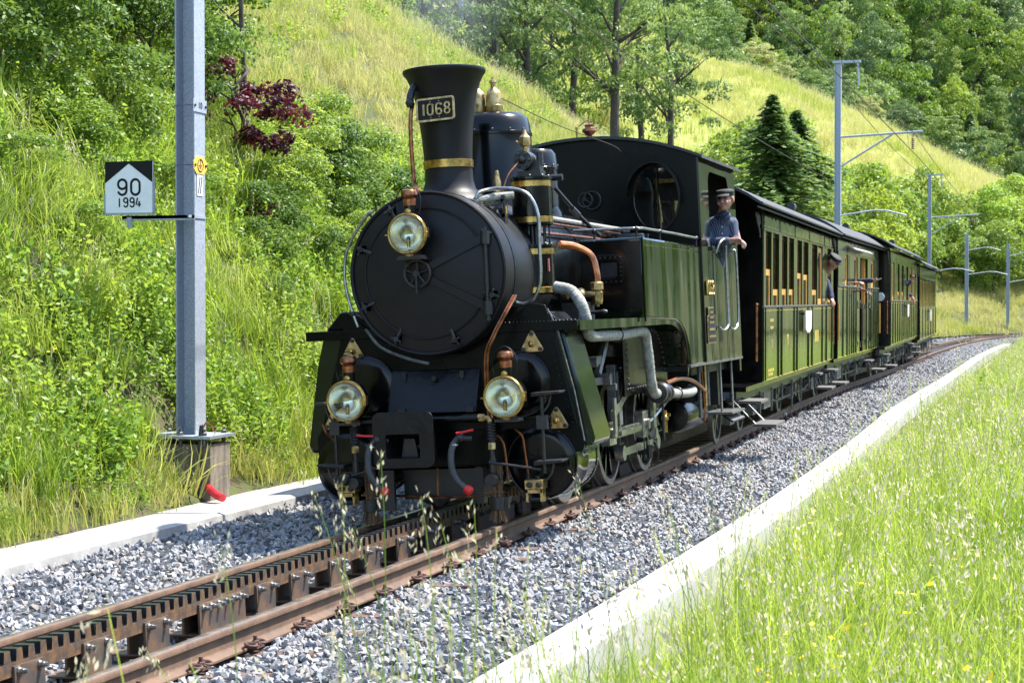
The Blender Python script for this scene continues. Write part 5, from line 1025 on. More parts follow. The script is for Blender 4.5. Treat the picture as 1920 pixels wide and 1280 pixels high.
S=[('e',L_(1.08,5.975,2.26),(.165,.13,.25)),('e',L_(1.11,5.97,2.43),(.165,.095,.075)),('c',L_(.94,5.95,2.44),L_(1.02,5.79,2.215),.064,.056),('c',L_(1.02,5.79,2.22),L_(1.225,5.745,2.228),.056,.044),('c',L_(1.245,6.0,2.43),L_(1.27,5.94,2.24),.060,.052),('c',L_(1.27,5.94,2.235),L_(1.31,5.83,2.225),.050,.042),('c',L_(1.0,6.0,2.1),L_(.93,6.05,1.9),.17,.17),('c',L_(1.19,5.90,2.495),L_(1.13,5.95,2.47),.062,.075)]
blob('shirt','shirt',S,DV,vox=.008,sm=4)
q=MB(); q.tube([L_(1.20,5.845,2.50),L_(1.17,5.835,2.46),L_(1.165,5.84,2.40)],.009,5); q.tube([L_(1.235,5.87,2.53),L_(1.20,5.84,2.49),L_(1.165,5.85,2.46),L_(1.13,5.87,2.53)],.011,5); q.build('collar','navy',DV)
q=MB()
for z in (2.44,2.38,2.31): q.sph(L_(1.16,5.838+ (2.44-z)*.02,z),.007,6)
q.build('buttons','white',DV)
def cp(coach,p): return coach.matrix_basis@Vector(p)
def passenger(label,co,p,arms,head_at=None,hrot=None,sleeve='navy',cap=False,extra=None):
    rz=co.rotation_euler.z; b=cp(co,(p[0],p[1],.72)); E=empty('person',label,'person',b,(0,0,rz)); o=V(p[0],p[1],.72); L=lambda q:Vector(q)-o
    h=head_at or (p[0],p[1],2.2); P=head(L(h),hrot or Matrix.Rotation(PI/2,3,'Z'),E,cap,False)
    h=Vector(h); P+=[('c',L(h+V(-.02,0,-.07)),L((p[0]+.02,p[1],1.98)),.05,.06),('e',L((p[0],p[1],1.75)),(.12,.17,.28)),('c',L((p[0],p[1]-.09,1.5)),L((p[0],p[1]-.09,.8)),.09,.06),('c',L((p[0],p[1]+.09,1.5)),L((p[0],p[1]+.09,.8)),.09,.06)]
    S=[('e',L((p[0],p[1],1.75)),(.14,.19,.29)),('e',L((p[0],p[1],1.96)),(.10,.20,.08))]
    for sh,el,wr,d,n,sd,cu,sl in arms:
        P+=[('c',L(sh),L(el),.045,.04),('c',L(el),L(wr),.038,.027)]+hand(L(wr),d,n,sd,cu); S.append(('c',L(sh),L(el),.06,.055))
        if sl: m=Vector(el).lerp(Vector(wr),sl); S.append(('c',L(el),L(m),.053,.045))
    blob('body','skin',P,E,vox=.009,sm=2); blob('jacket',sleeve,S,E,vox=.012,sm=3); return E
passenger('man in a dark flat cap bowing his head out of the first coach window',c1,(-.16,8.30,0),[((-.05,8.12,1.98),(.02,8.16,1.78),(.05,8.12,1.70),(.4,-.4,-.6),(-1,0,-.5),1,.9,.8),((-.05,8.45,1.98),(.03,8.32,1.78),(.06,8.24,1.70),(.4,-.3,-.6),(-1,0,-.5),-1,.9,.8)],(.10,8.12,2.30),Matrix.Rotation(R(62),3,'Z')@Matrix.Rotation(R(38),3,'X'),'navy',True)
passenger('passenger in a navy sleeve stretching an open hand out of the second coach doorway',c2,(-.32,4.0,0),[((-.15,3.95,2.0),(.02,3.90,2.03),(.24,3.85,2.05),(1,-.1,.12),(0,.2,1),1,.15,.9),((-.15,4.15,1.95),(-.0,3.95,1.88),(.16,3.80,1.84),(.5,-.6,-.3),(-.3,0,-1),-1,1.0,.1)],(-.24,4.0,2.25))
passenger('passenger resting one hand on the window ledge of the second coach',c2,(-.35,3.0,0),[((-.18,2.9,2.0),(-.05,2.85,1.98),(.05,2.80,1.99),(.6,-.5,.1),(0,0,-1),1,.5,.5)],(-.30,3.0,2.25))
pw=passenger('passenger holding a phone out of the third coach with both hands',c3,(-.33,6.05,0),[((-.15,5.9,2.0),(.02,5.92,2.05),(.12,5.98,2.16),(.3,-.3,.8),(0,-1,.2),1,.8,.6),((-.15,6.2,2.0),(.02,6.2,2.05),(.12,6.10,2.16),(.3,-.3,.8),(0,-1,.2),-1,.8,.6)],(-.22,6.05,2.22))
q=MB(); ph=cp(c3,(.15,5.98,2.25)); q.box((-.075,-.006,-.038),(.075,.006,.038)); q.build('phone','signblack',None,label='dark phone held up outside the third coach window',cat='phone',bevel=.004,loc=ph)
passenger('passenger with a bare forearm hanging from the rear part of the third coach',c3,(-.36,7.55,0),[((-.15,7.45,1.9),(.02,7.42,1.78),(.10,7.40,1.66),(.1,-.1,-1),(-1,0,0),1,.4,.1)],(-.32,7.6,2.2))
# ---------------------------------------------------------------- masts, sign, wires
MS=empty('catenary_mast','galvanised steel catenary mast on an old concrete block beside the kilometre sign','mast',(-2.70,1.14,.0),group='catenary masts along the line')
q=MB(); q.box((-.09,-.10,.53),(-.078,.10,11)); q.box((.078,-.10,.53),(.09,.10,11)); q.box((-.079,.03,.53),(.079,.042,11)); q.build('h_beam','galv',MS)
q=MB(); q.box((-.36,-.26,.505),(.30,.24,.53)); q.build('base_plate','galv',MS)
q=MB()
for x in (-.30,.0,.22):
    for y in (-.2,.18): q.hexn((x,y,.53),(0,0,1),.024,.03); q.cyl((x,y,.56),(x,y,.585),.013,n=8); q.cyl((x,y,.44),(x,y,.505),.018,n=8)
q.build('anchor_bolts','greyiron',MS)
q=MB(); q.box((-.40,-.19,-.3),(.27,.20,.455)); q.box((-.402,-.192,.26),(.272,.202,.268)); q.build('foundation_block','oldconcrete',MS,bevel=.015)
q=MB(); q.tube([(.20,-.21,.62),(.19,-.215,.5),(.18,-.215,.2),(.19,-.22,.02)],.018,7); q.build('cable_duct','rubber',MS)
q=MB(); q.tube([(.16,-.10,.58),(.19,-.17,.62),(.20,-.21,.56)],.008,5); q.tube([(.20,-.21,.57),(.24,-.20,.64),(.27,-.15,.62),(.26,-.1,.56)],.008,5); q.build('earth_strap','copper',MS)
for z,m_,nm in ((3.325,'galv','mast_number_plate'),(2.82,'yellow','earthing_plate')):
    q=MB(); P=[(-.13,z-.055),(.12,z-.055),(.12,z+.055),(-.13,z+.055)] if nm[0]=='m' else [(-.13,z-.03),(-.07,z-.075),(.06,z-.075),(.12,z-.03),(.12,z+.03),(.06,z+.075),(-.07,z+.075),(-.13,z+.03)]
    q.prism(P,'x',.093,.098); pl_=q.build(nm,m_,MS)
    q=MB()
    for y in (-.105,.095): q.hexn((.098,y,z),(1,0,0),.012,.01)
    q.build('plate_screws','iron',pl_)
    q=MB(); q.tube([(-.094,-.104,z),(.094,-.104,z)],.004,4,sub=0); q.build('plate_strap','greyiron',pl_)
    if nm[0]=='m': text('plate_text','10','.07' and .08,'signblack',pl_,(.100,-.005,z),(PI/2,0,PI/2),.0008)
    else:
        q=MB(); q.torus((.0995,-.005,z),(1,0,0),.052,.004,24,5); q.box((.099,-.008,z-.0),(.1005,-.002,z+.05))
        for k,h in enumerate((.03,.02,.01)): q.box((.099,-.005-h,z-.004-.013*k),(.1005,-.005+h,z+.0-.013*k))
        q.build('earth_symbol','signblack',pl_)
q=MB(); q.box((.0935,-.06,2.56),(.095,.045,2.74)); st_=q.build('striped_sticker','white',MS)
q=MB()
for d in (0,.035): q.add([(.0955,-.045+d,2.58),(.0955,-.03+d,2.58),(.0955,-.0+d,2.72),(.0955,-.015+d,2.72)],[(0,1,2,3)])
q.build('stripes','signblack',st_)
SG=empty('kilometre_sign','square white kilometre sign reading 90 and 1994 with a black peaked top','sign',(-3.18,.96,2.38))
q=MB(); q.box((-.225,-.012,.035),(.225,.0,.475)); q.box((-.235,.0,.02),(-.222,.02,.30)); sgp=q.build('sign_plate','signwhite',SG,bevel=.003); 
q=MB(); q.add([(-.225,-.0145,.475),(.225,-.0145,.475),(.225,-.0145,.29),(.0,-.0145,.455),(-.225,-.0145,.29)],[(0,4,3),(0,3,1),(1,3,2)]); q.build('black_field','signblack',sgp)
for ch,x in (('9',-.062),('0',.062)):
    q=MB(); digit(ch,x,.13,.08,.0105,q); q.v=[(a,b*.3-.012,c+.255) for a,b,c in q.v]; q.build('digit','signblack',sgp)
for k,ch in enumerate('199'): q=MB(); digit(ch,-.09+.06*k,.075,.038,.0068,q); q.v=[(a,b*.3-.012,c+.125) for a,b,c in q.v]; q.build('digit','signblack',sgp)
q=MB(); q.tube([V(.082,-.014,.162),V(.068,-.014,.108),V(.112,-.014,.108)],.0068,6,sub=0); q.tube([V(.098,-.014,.135),V(.098,-.014,.088)],.0068,6,sub=0); q.build('digit','signblack',sgp)
q=MB(); q.box((-.232,-.016,.02),(.232,.012,.036)); q.box((.222,-.016,.03),(.234,.012,.33)); q.box((-.235,-.016,.03),(-.224,.0,.20)); q.build('sign_frame','galv',SG)
q=MB(); q.box((-.08,.01,-.015),(.60,.05,.012)); q.box((-.08,.01,-.03),(.60,.018,.012)); q.box((-.03,.0,-.09),(.015,.02,.0)); q.box((.565,-.045,-.012),(.578,.28,.012)); q.build('sign_bracket','galv',SG)
q=MB(); q.torus((0,0,0),(1,0,0),.03,.007,14,6); 
q=MB(); P=[];rib=[V(-2.47,.98,.10),V(-2.40,.90,.075),V(-2.30,.80,.05),V(-2.22,.74,.035)]; sp_=spline(rib,14)
for i,p in enumerate(sp_): q.lathe([(.030,0),(.034,.002),(.034,.005),(.030,.007)],p,(sp_[min(i+1,len(sp_)-1)]-sp_[max(i-1,0)]),14,caps=True)
tag(q.build('corrugated_pipe','redtube'),'short bright red corrugated pipe stub lying on the trough slab by the mast block','pipe')
def farmast(label,x,y,zb,zt,arms,top=True,rot=0):
    m=empty('catenary_mast',label,'mast',(x,y,zb),(0,0,rot),'catenary masts along the line'); H=zt-zb
    q=MB(); q.box((-.10,-.10,0),(-.088,.10,H)); q.box((.088,-.10,0),(.10,.10,H)); q.box((-.09,-.006,0),(.09,.006,H)); q.build('h_beam','galv',m)
    if top: q=MB(); q.box((-.17,-.07,H),(.72,.07,H+.08)); q.tube([(.62,0,H),(.66,0,H-.35),(.66,0,H-.75)],.035,6,sub=0); q.build('top_arm','galv',m)
    for (z,l,kind) in arms:
        q=MB()
        if kind=='cant': q.tube([(.1,0,z-zb),(l,0,z-zb+.12)],.036,8,sub=0); q.tube([(.1,0,z-zb-.95),(l*.65,0,z-zb+.05)],.03,8,sub=0)
        else: q.tube([(.1,0,z-zb),(l*.55,0,z-zb+.16),(l*.72,0,z-zb+.14),(l,0,z-zb-.02)],.028,6,sub=0)
        q.build('cantilever' if kind=='cant' else 'registration_arm','galv',m)
        if kind=='cant':
            q=MB(); q.tube([(l-.3,0,z-zb+.1),(l-.3,0,z-zb-.1)],.012,5,sub=0)
            for k in range(6): q.torus((l-.3,0,z-zb-.12-.06*k),(0,0,1),.035,.022,10,5)
            q.build('insulator','mahog',m)
    return m
farmast('tall grey mast rising behind the first and second coaches with two long arms',-2.75,48.2,.2,9.4,[(7.0,2.7,'cant'),(4.45,2.2,'reg')])
farmast('grey mast rising behind the third and fourth coaches',-2.95,92.9,.2,8.6,[(6.3,2.7,'cant'),(3.3,2.4,'reg')])
x1,y1=-1.2,98.3; x2,y2=.95,104.2
farmast('slender grey mast left of the last pair on the far bend',x1,y1,-.1,5.55,[(4.6,1.9,'reg'),(3.2,2.3,'reg')],False)
farmast('rightmost slender grey mast at the far bend of the line',x2,y2,-.1,5.15,[(4.4,1.6,'reg'),(2.8,2.0,'reg')],False)
def wire(label,pts,r=.011,sag=0):
    q=MB(); P=[Vector(p) for p in pts]; out=[]
    for a,b in zip(P[:-1],P[1:]):
        for k in range(12): t=k/12; p=a.lerp(b,t); p.z-=sag*4*t*(1-t); out.append(p)
    out.append(P[-1]); q.tube(out,r,4,sub=0,caps=False); return tag(q.build('overhead_wire','wire'),label,'wire')
wire('contact wire hanging over the train',[(.1,-2,6.3),(-.15,48.2,6.25),(-.2,92.9,5.6),(2.2,117,4.6)],.012)
wire('messenger wire above the contact wire',[(.1,-2,7.6),(-.25,48.2,6.98),(-.2,92.9,6.4),(2.2,117,5.2)],.010,.25)
wire('upper feeder wire running left of the mast tops',[(-2.9,1,9.2),(-2.9,48.2,8.9),(-3.0,92.9,8.4)],.012,.3)
wire('lower return wire on the left side of the masts',[(-2.95,1,6.6),(-2.9,48.2,5.55),(-3.0,92.9,4.6),(-1.9,115,3.5)],.010,.25)
q=MB()
for y in (8,14,20,26,32,38,44): t=(y+2)/50.2; q.tube([(.1-.25*t,y,6.3-.05*t),(.1-.35*t,y,7.6-.62*t-.25*4*t*(1-t))],.006,4,sub=0)
tag(q.build('wire_droppers','wire'),'thin dropper wires between messenger wire and contact wire','wire',kind='stuff')
# ---------------------------------------------------------------- vegetation
def arrmesh(name,verts,faces,vals,mats,mi=None,smooth=False):
    me=bpy.data.meshes.new(name); nv=len(verts); fs=faces.shape; me.vertices.add(nv); me.vertices.foreach_set('co',verts.astype(np.float32).ravel())
    me.loops.add(fs[0]*fs[1]); me.loops.foreach_set('vertex_index',faces.astype(np.int32).ravel()); me.polygons.add(fs[0]); me.polygons.foreach_set('loop_start',np.arange(0,fs[0]*fs[1],fs[1],dtype=np.int32))
    a=me.attributes.new('v','FLOAT','FACE'); a.data.foreach_set('value',vals.astype(np.float32))
    for m in mats: me.materials.append(M[m])
    if mi is not None: me.polygons.foreach_set('material_index',mi.astype(np.int32))
    me.update(calc_edges=True); me.validate(); return me
def quads(c,a,b,fold=None):
    """diamond leaves: centre c, half axes a (long) and b (wide)"""
    n=len(c); v=np.empty((n,4,3)); v[:,0]=c-a; v[:,1]=c+b-a*.1; v[:,2]=c+a; v[:,3]=c-b-a*.1
    if fold is not None: v[:,0]+=fold; v[:,2]-=fold
    return v.reshape(-1,3), np.arange(n*4).reshape(n,4)
def unit(v): return v/np.maximum(np.linalg.norm(v,axis=1),1e-9)[:,None]
def leafaxes(r,n,L,W,nrm,droop=0):
    d=unit(r.normal(size=(n,3))); nr=unit(nrm+.75*r.normal(size=(n,3))); a=unit(np.cross(nr,d)); b=np.cross(nr,a); a[:,2]-=droop; return a*L[:,None],b*W[:,None]
def blades(k,n,h,w,rad,lean,hv=.45,seed=.0,flat=False):
    r=np.random.default_rng(k); Vv=[];Ff=[];vals=[];mi=[]
    base=r.uniform(-1,1,(n,2))*rad; base=base[(base**2).sum(1)<rad*rad]; n=len(base); base=np.c_[base,np.full(n,-.04)]
    H=h*(1-hv*r.random(n)); az=r.uniform(0,6.28,n); ln=lean*(.3+r.random(n)); wd=w*(.7+.6*r.random(n)); tw=az+1.57+r.normal(0,.6,n)
    dx=np.c_[np.cos(az),np.sin(az),np.zeros(n)]; sx=np.c_[np.cos(tw),np.sin(tw),np.zeros(n)]
    ts=[0,.38,.72,1]; rows=[]
    for t,ww in zip(ts,(1,.85,.55,.08)):
        p=base+dx*(H*ln*t*t)[:,None]+np.c_[np.zeros((n,2)),H*(t-.28*ln*t*t*t)]; rows+= [p-sx*(wd*ww/2)[:,None],p+sx*(wd*ww/2)[:,None]]
    v=np.stack(rows,1); q=[]
    idx=np.arange(n)[:,None]*8
    for s in range(3): q.append(idx+np.array([[2*s,2*s+1,2*s+3,2*s+2]]))
    f=np.concatenate(q,0); col=r.random(n); vals=np.tile(col,3); mi=np.zeros(len(f),int)
    V_=v.reshape(-1,3)
    if seed:
        m=int(n*seed); hs=H[:m]*1.28; az2=az[:m]; tip=base[:m]+dx[:m]*(hs*ln[:m]*.45)[:,None]; 
        # stalk
        p0=base[:m]; p1=p0*.5+tip*.5+np.c_[np.zeros((m,2)),hs*.5]; p2=tip+np.c_[np.zeros((m,2)),hs]; p1[:,2]=hs*.5;p2[:,2]=hs
        k0=len(V_); s_=sx[:m]*.0016; st=np.stack([p0-s_,p0+s_,p1-s_,p1+s_,p2-s_,p2+s_],1).reshape(-1,3); ii=np.arange(m)[:,None]*6+k0
        f2=np.concatenate([ii+np.array([[0,1,3,2]]),ii+np.array([[2,3,5,4]])],0); V_=np.r_[V_,st]; f=np.r_[f,f2]; vals=np.r_[vals,np.full(len(f2),.8)]; mi=np.r_[mi,np.zeros(len(f2),int)]
        ns=7; c=np.repeat(p2,ns,0)+r.normal(0,.010,(m*ns,3)); c[:,2]-=r.uniform(0,.11,m*ns)*h*1.6; a=unit(r.normal(size=(m*ns,3))*.4+[0,0,1])*.014; b=unit(np.cross(a,r.normal(size=(m*ns,3))))*.0045
        lv,lf=quads(c,a,b); f=np.r_[f,lf+len(V_)]; V_=np.r_[V_,lv]; vals=np.r_[vals,r.random(len(lf))]; mi=np.r_[mi,np.ones(len(lf),int)]
    return V_,f,vals,mi
def weed(k,n,h,rad,leaf):
    r=np.random.default_rng(k); c=[];nr=[]
    for i in range(n):
        b=r.uniform(-rad,rad,2); H=h*r.uniform(.4,1); le=r.normal(0,.18,2)
        m=int(9*H/h)+4; t=np.linspace(.15,1,m); p=np.c_[b[0]+le[0]*t*H,b[1]+le[1]*t*H,H*t]; a=t*13+r.uniform(0,6); p[:,0]+=np.cos(a)*leaf*1.1*(1.3-t); p[:,1]+=np.sin(a)*leaf*1.1*(1.3-t); c.append(p); nr.append(np.c_[np.cos(a)*.5,np.sin(a)*.5,np.ones(m)])
    c=np.concatenate(c);nr=np.concatenate(nr); n=len(c); L=leaf*r.uniform(.6,1.2,n); a,b=leafaxes(r,n,L,L*.5,nr); v,f=quads(c,a,b); return v,f,r.random(n),np.zeros(n,int)
def tomesh(name,T,mats): return arrmesh(name,T[0],T[1],T[2],mats,T[3])
G1=[tomesh('grass_tuft',blades(i,110,.50,.0085,.30,.55,seed=.06 if i%2 else 0),['grass','seed']) for i in range(5)]
G2=[tomesh('grass_tuft',blades(20+i,85,.72,.0065,.34,.5,seed=.08),['grass','seed']) for i in range(4)]
G3=[tomesh('grass_tuft',blades(40+i,70,.55,.016,.45,.5,seed=.12),['grassfar','seed']) for i in range(3)]
W1=[tomesh('weed_clump',weed(60+i,26,.55,.26,.033),['weed']) for i in range(4)]
FL=[tomesh('flower_tuft',(lambda r,n:(quads(c:=r.uniform([-.2,-.2,.4],[.2,.2,.62],(n,3)),unit(r.normal(size=(n,3))*[1,1,.3])*.016,unit(r.normal(size=(n,3))*[1,1,.3])*.014)+(r.random(n),np.zeros(n,int))))(np.random.default_rng(80+i),9),['flowerwhite' if i else 'flowery']) for i in range(2)]
def tilt(n,a=.18): return np.c_[RNG.normal(0,a,n),RNG.normal(0,a,n),RNG.uniform(0,6.28,n)]
def bankpts(s0,s1,d0,d1,den):
    n=int((s1-s0)*(d1-d0)*den); s=RNG.uniform(s0,s1,n); d=RNG.uniform(d0,d1,n); h=h1d(d,s); P=np.empty((n,3)); i=np.clip(((s+34)/.5).astype(int),0,len(DEN)-1)
    P[:,0]=DEN[i,0]-DT[i,1]*d+DT[i,0]*(s-DS[i]); P[:,1]=DEN[i,1]+DT[i,0]*d+DT[i,1]*(s-DS[i]); P[:,2]=h-.0035*np.clip(s-24,0,None); m=inview(P,110); return P[m],s[m],d[m]
A=[bankpts(-9,12,2.5,3.1,40),bankpts(-9,12,2.55,9.5,26),bankpts(12,30,2.55,13,15),bankpts(30,52,2.55,15.5,10)]
P=np.concatenate([a[0] for a in A]); n=len(P); dd_=np.concatenate([a[2] for a in A]); print('bank grass',n)
# keep the block and sign base clear
keep=~((P[:,0]>-3.12)&(P[:,0]<-2.3)&(P[:,1]>.7)&(P[:,1]<1.5)); P=P[keep]; dd_=dd_[keep]; n=len(P)
wm=(fbm(P[:,0],P[:,1],1.4)+.5*fbm(P[:,0],P[:,1],4)+RNG.normal(0,.35,n))>.02
idx=np.where(wm,5+RNG.integers(0,4,n),RNG.integers(0,5,n)); idx=np.where(RNG.random(n)<.02,9+RNG.integers(0,2,n),idx); idx=np.where((dd_<2.8)&(RNG.random(n)<.6),11+RNG.integers(0,3,n),idx)
up=(P[:,2]>3.9)&(P[:,1]>8.5)&(RNG.random(n)<.93); idx=np.where(up,11+RNG.integers(0,3,n),idx)
sc=RNG.uniform(.65,1.2,n)*np.where(dd_<2.75,.55,1)*np.where(up,.62,1)
scatter('bank_grass',P,tilt(n),sc,idx,G1+W1+FL+G3,'lush sunlit grass and weeds covering the bank left of the train','grass')
A=[bankpts(52,84,2.6,19,4.5),bankpts(84,135,2.6,14,3.5),bankpts(26,75,11,19,6)]; P=np.concatenate([a[0] for a in A]); n=len(P); print('far bank',n)
scatter('hill_grass',P,tilt(n),RNG.uniform(.8,1.3,n),RNG.integers(0,3,n),G3,'pale seeding grass on the upper hillside','grass')
# second meadow: tufts on the loft mesh
me=bpy.data.objects['meadow_hill'].data; vv=np.array([v.co[:] for v in me.vertices]); P=[]
for p in me.polygons:
    if len(p.vertices)==4:
        q4=vv[list(p.vertices)]; ar=p.area; k=min(60,int(ar*1.1))
        if not inview(q4.mean(0)[None],100)[0]: continue
        u=RNG.random((k,2)); P.append(q4[0]*((1-u[:,0])*(1-u[:,1]))[:,None]+q4[1]*(u[:,0]*(1-u[:,1]))[:,None]+q4[2]*(u[:,0]*u[:,1])[:,None]+q4[3]*((1-u[:,0])*u[:,1])[:,None])
P=np.concatenate(P); P=P[inview(P,80)]; n=len(P); print('meadow',n)
if n>26000: P=P[RNG.permutation(n)[:26000]]; n=26000
scatter('meadow_grass',P,tilt(n,.1),RNG.uniform(1.3,2.2,n),RNG.integers(0,3,n),G3,'ripening pale grass of the smooth meadow hill','grass')
# right foreground
def rightpts(x0,x1,y0,y1,den):
    n=int((x1-x0)*(y1-y0)*den); x=RNG.uniform(x0,x1,n); y=RNG.uniform(y0,y1,n); P=np.c_[x,y,hright(x,y)]; m=inview(P,60)&(np.hypot(x-CAM.x,y-CAM.y)>3.3)
    if y1>60: o,s=offs(x,y); m&=(o>2.3)
    return P[m]
P=np.concatenate([rightpts(2.34,6.5,-10.5,8,34),rightpts(2.36,9,8,24,22),rightpts(2.42,14,24,50,9),rightpts(2.4,26,50,100,3.2)]); n=len(P); print('right grass',n)
edge=np.clip((P[:,0]-2.3)/.7,0,1); r2=RNG.random(n); w2=(fbm(P[:,0],P[:,1],1.7)+RNG.normal(0,.3,n))>1.35
idx=np.where(r2<.38,5+RNG.integers(0,4,n),RNG.integers(0,5,n)); idx=np.where(w2,9+RNG.integers(0,4,n),idx); idx=np.where(RNG.random(n)<.016,13,idx)
near=np.clip((P[:,1]+9)/4,0,1); bare=(P[:,0]<3.0)&(P[:,1]<-1)&(fbm(P[:,0],P[:,1],2.1)>.1)
sc=RNG.uniform(.6,1.35,n)*(.34+.66*edge)*(1+.25*fbm(P[:,0],P[:,1],1.1))*np.where(bare,.42,1)*(.72+.28*near)
scatter('meadow_edge_grass',P,tilt(n,.2),sc,idx,G1+G2+W1+FL,'tall bright grass with pale seed heads beside the concrete kerb','grass')
# single tall stalks close to the camera
q=MB(); r=random.Random(5); V_=[];
stalks=[]
for k in range(46):
    px=r.uniform(150,1500); Zd=r.uniform(4.3,7.5); tipy=r.uniform(880,1250) if r.random()<.8 else r.uniform(800,900)
    d=RW@np.array([(px-960)/FPX,1,-(tipy-640)/FPX]); t=CN+d*Zd
    b=np.array([max(t[0]+r.uniform(-.05,.25),2.3),t[1]-r.uniform(.0,.35),0]); b[2]=float(hright(b[0],b[1])[0])
    if t[0]<1.9 or t[2]-b[2]<.3 or t[2]-b[2]>1.25: continue
    stalks.append((b,t))
print('stalks',len(stalks))
lv=[];lf=[];vals=[];mi=[];k0=0
for b,t in stalks:
    m=9; pts=[b+(t-b)*u+np.array([0,0,.10*math.sin(PI*u)])+np.array([.03*math.sin(3*u),0,0]) for u in np.linspace(0,1,m)]
    w_=.0022; side=np.array([.95,.3,0])
    for i,p in enumerate(pts): lv+= [p-side*w_*(1-.6*i/m),p+side*w_*(1-.6*i/m)]
    for i in range(m-1): lf.append([k0+2*i,k0+2*i+1,k0+2*i+3,k0+2*i+2]); vals.append(.45); mi.append(0)
    k0+=2*m
    for j in range(26):
        u=r.uniform(.78,1.02); p=b+(t-b)*u+np.array([r.gauss(0,.013),r.gauss(0,.013),.1*math.sin(PI*min(u,1))+r.gauss(0,.01)]); a=np.array([r.gauss(0,.4),r.gauss(0,.4),1]); a=a/np.linalg.norm(a)*.011; bb=np.cross(a,[r.gauss(0,1),r.gauss(0,1),0]); bb=bb/np.linalg.norm(bb)*.0032
        lv+=[p-a,p+bb,p+a,p-bb]; lf.append([k0,k0+1,k0+2,k0+3]); vals.append(r.random()); mi.append(1); k0+=4
me=arrmesh('grass_stalks',np.array(lv),np.array(lf),np.array(vals),['grass','seed'],np.array(mi)); obj('grass_stalks',me,label='scattered tall grass stalks with seed heads in the near foreground',cat='grass',kind='stuff')
# ---------------------------------------------------------------- shrubs and trees
def lumps(k,n,rx,ry,rz,lr,nl,leaf,core=.55,flatten=.8,droop=0,wr=.55,cz=None):
    r=np.random.default_rng(k); c=unit(r.normal(size=(n,3)))*(core+(1-core)*r.random(n)**.6)[:,None]*np.array([rx,ry,rz]); c[:,2]+=rz if cz is None else cz
    li=r.integers(0,n,nl); rad=lr*(.6+.8*r.random(n)); dr=unit(r.normal(size=(nl,3))); dr[:,2]=np.where(dr[:,2]<-.3,-dr[:,2],dr[:,2]); u=(.55+.5*r.random(nl)**.5)
    p=c[li]+dr*(rad[li]*u)[:,None]*np.array([1,1,flatten]); p[:,2]=np.maximum(p[:,2],.02)
    nr=dr+np.array([0,0,.5]); L=leaf*r.uniform(.55,1.2,nl); a,b=leafaxes(r,nl,L,L*wr,nr,droop); v,f=quads(p,a,b)
    vals=np.clip(.5*r.random(n)[li]+.5*r.random(nl),0,1); return v,f,vals,np.zeros(nl,int)
def trunkmesh(name,H,r0,limbs,seed,top=.8,spread=.5,lean=.05):
    rr=random.Random(seed); q=MB(); ax=[V(rr.uniform(-lean,lean)*H*t,rr.uniform(-lean,lean)*H*t,H*top*t) for t in (0,.25,.5,.75,1)]; ax[0]=V(0,0,-.3)
    q.tube(ax,lambda t:r0*(1-.8*t)+.01,8,sub=3)
    for k in range(limbs):
        t=rr.uniform(.25,.95); b=ax[int(t*4)].lerp(ax[min(4,int(t*4)+1)],t*4-int(t*4)); a=rr.uniform(0,6.28); l=H*spread*rr.uniform(.4,.8)*(1.1-t*.5); u=V(math.cos(a),math.sin(a),rr.uniform(.5,1.2)).normalized()
        e=b+u*l; m_=b.lerp(e,.5)+V(0,0,-.03*l); q.tube([b,m_,e],lambda x:r0*.45*(1-t*.5)*(1-.85*x)+.006,6,sub=3)
        for j in range(2): a2=a+rr.uniform(-1,1); q.tube([m_,m_+V(math.cos(a2),math.sin(a2),rr.uniform(.3,1))*l*.4],lambda x:r0*.18*(1-.8*x)+.004,5,sub=0)
    me=bpy.data.meshes.new(name); me.from_pydata(q.v,[],q.f); me.materials.append(M['bark']); me.polygons.foreach_set('use_smooth',[True]*len(me.polygons)); me.update(); return me
def plant(name,label,cat,group,loc,rz,sc,crown,trunk=None,cname='crown',matn=None):
    E=empty(name,label,cat,loc,(0,0,rz),group); E.scale=sc if hasattr(sc,'__len__') else (sc,)*3
    c=obj(cname,crown,E)
    if matn: 
        c.data=crown
    if trunk: obj('trunk' if cname=='crown' else 'stems',trunk,E)
    return E
def recol(me,m): c=me.copy(); c.materials.clear(); c.materials.append(M[m]); return c
B1=[tomesh('shrub_leaves',lumps(100+i,34,.75,.75,.62,.26,6500,.034,core=.35),['shrub']) for i in range(3)]
B1d=[recol(b,'shrubdark') for b in B1]; B1y=[recol(b,'leafmid') for b in B1]
stm=[trunkmesh('shrub_stems',1.2,.03,9,300+i,.75,.6,.15) for i in range(3)]
def at_bank(x,y): return (x,y,float(h1(x,y)[0])-.05)
dark=[(-5.2,2.8,1.0),(-5.9,4.2,1.1),(-6.2,5.6,1.25),(-5.5,6.0,1.0),(-6.7,7.3,1.3),(-6.3,8.8,1.1),(-5.9,3.2,1.1),(-5.7,7.2,.95),(-6.9,5.2,1.4),(-5.15,4.3,.9),(-6.1,1.9,1.1),(-7.3,8.6,1.2)]
mid=[(-4.05,7.9,.6),(-3.95,9.3,.6),(-4.3,12.6,.75),(-4.75,8.1,.8),(-4.3,6.1,.6),(-4.9,9.3,.85),(-4.4,7.0,.7),(-4.55,9.0,.8),(-4.3,8.2,.65),(-4.9,10.4,.85),(-4.1,5.6,.5),(-4.2,9.6,.6),(-5.2,9.6,.8),(-4.8,11.8,.8),(-4.0,6.9,.5),(-4.4,11.2,.7)]
posw=['next to the top left corner','left of the tall mast','high above the kilometre sign','above the kilometre sign','behind the tall mast','right of the tall mast near the top','at the left picture edge','just behind the tall mast top','uppermost on the left','right above the kilometre sign','lowest at the left picture edge','upper right of the dark thicket']
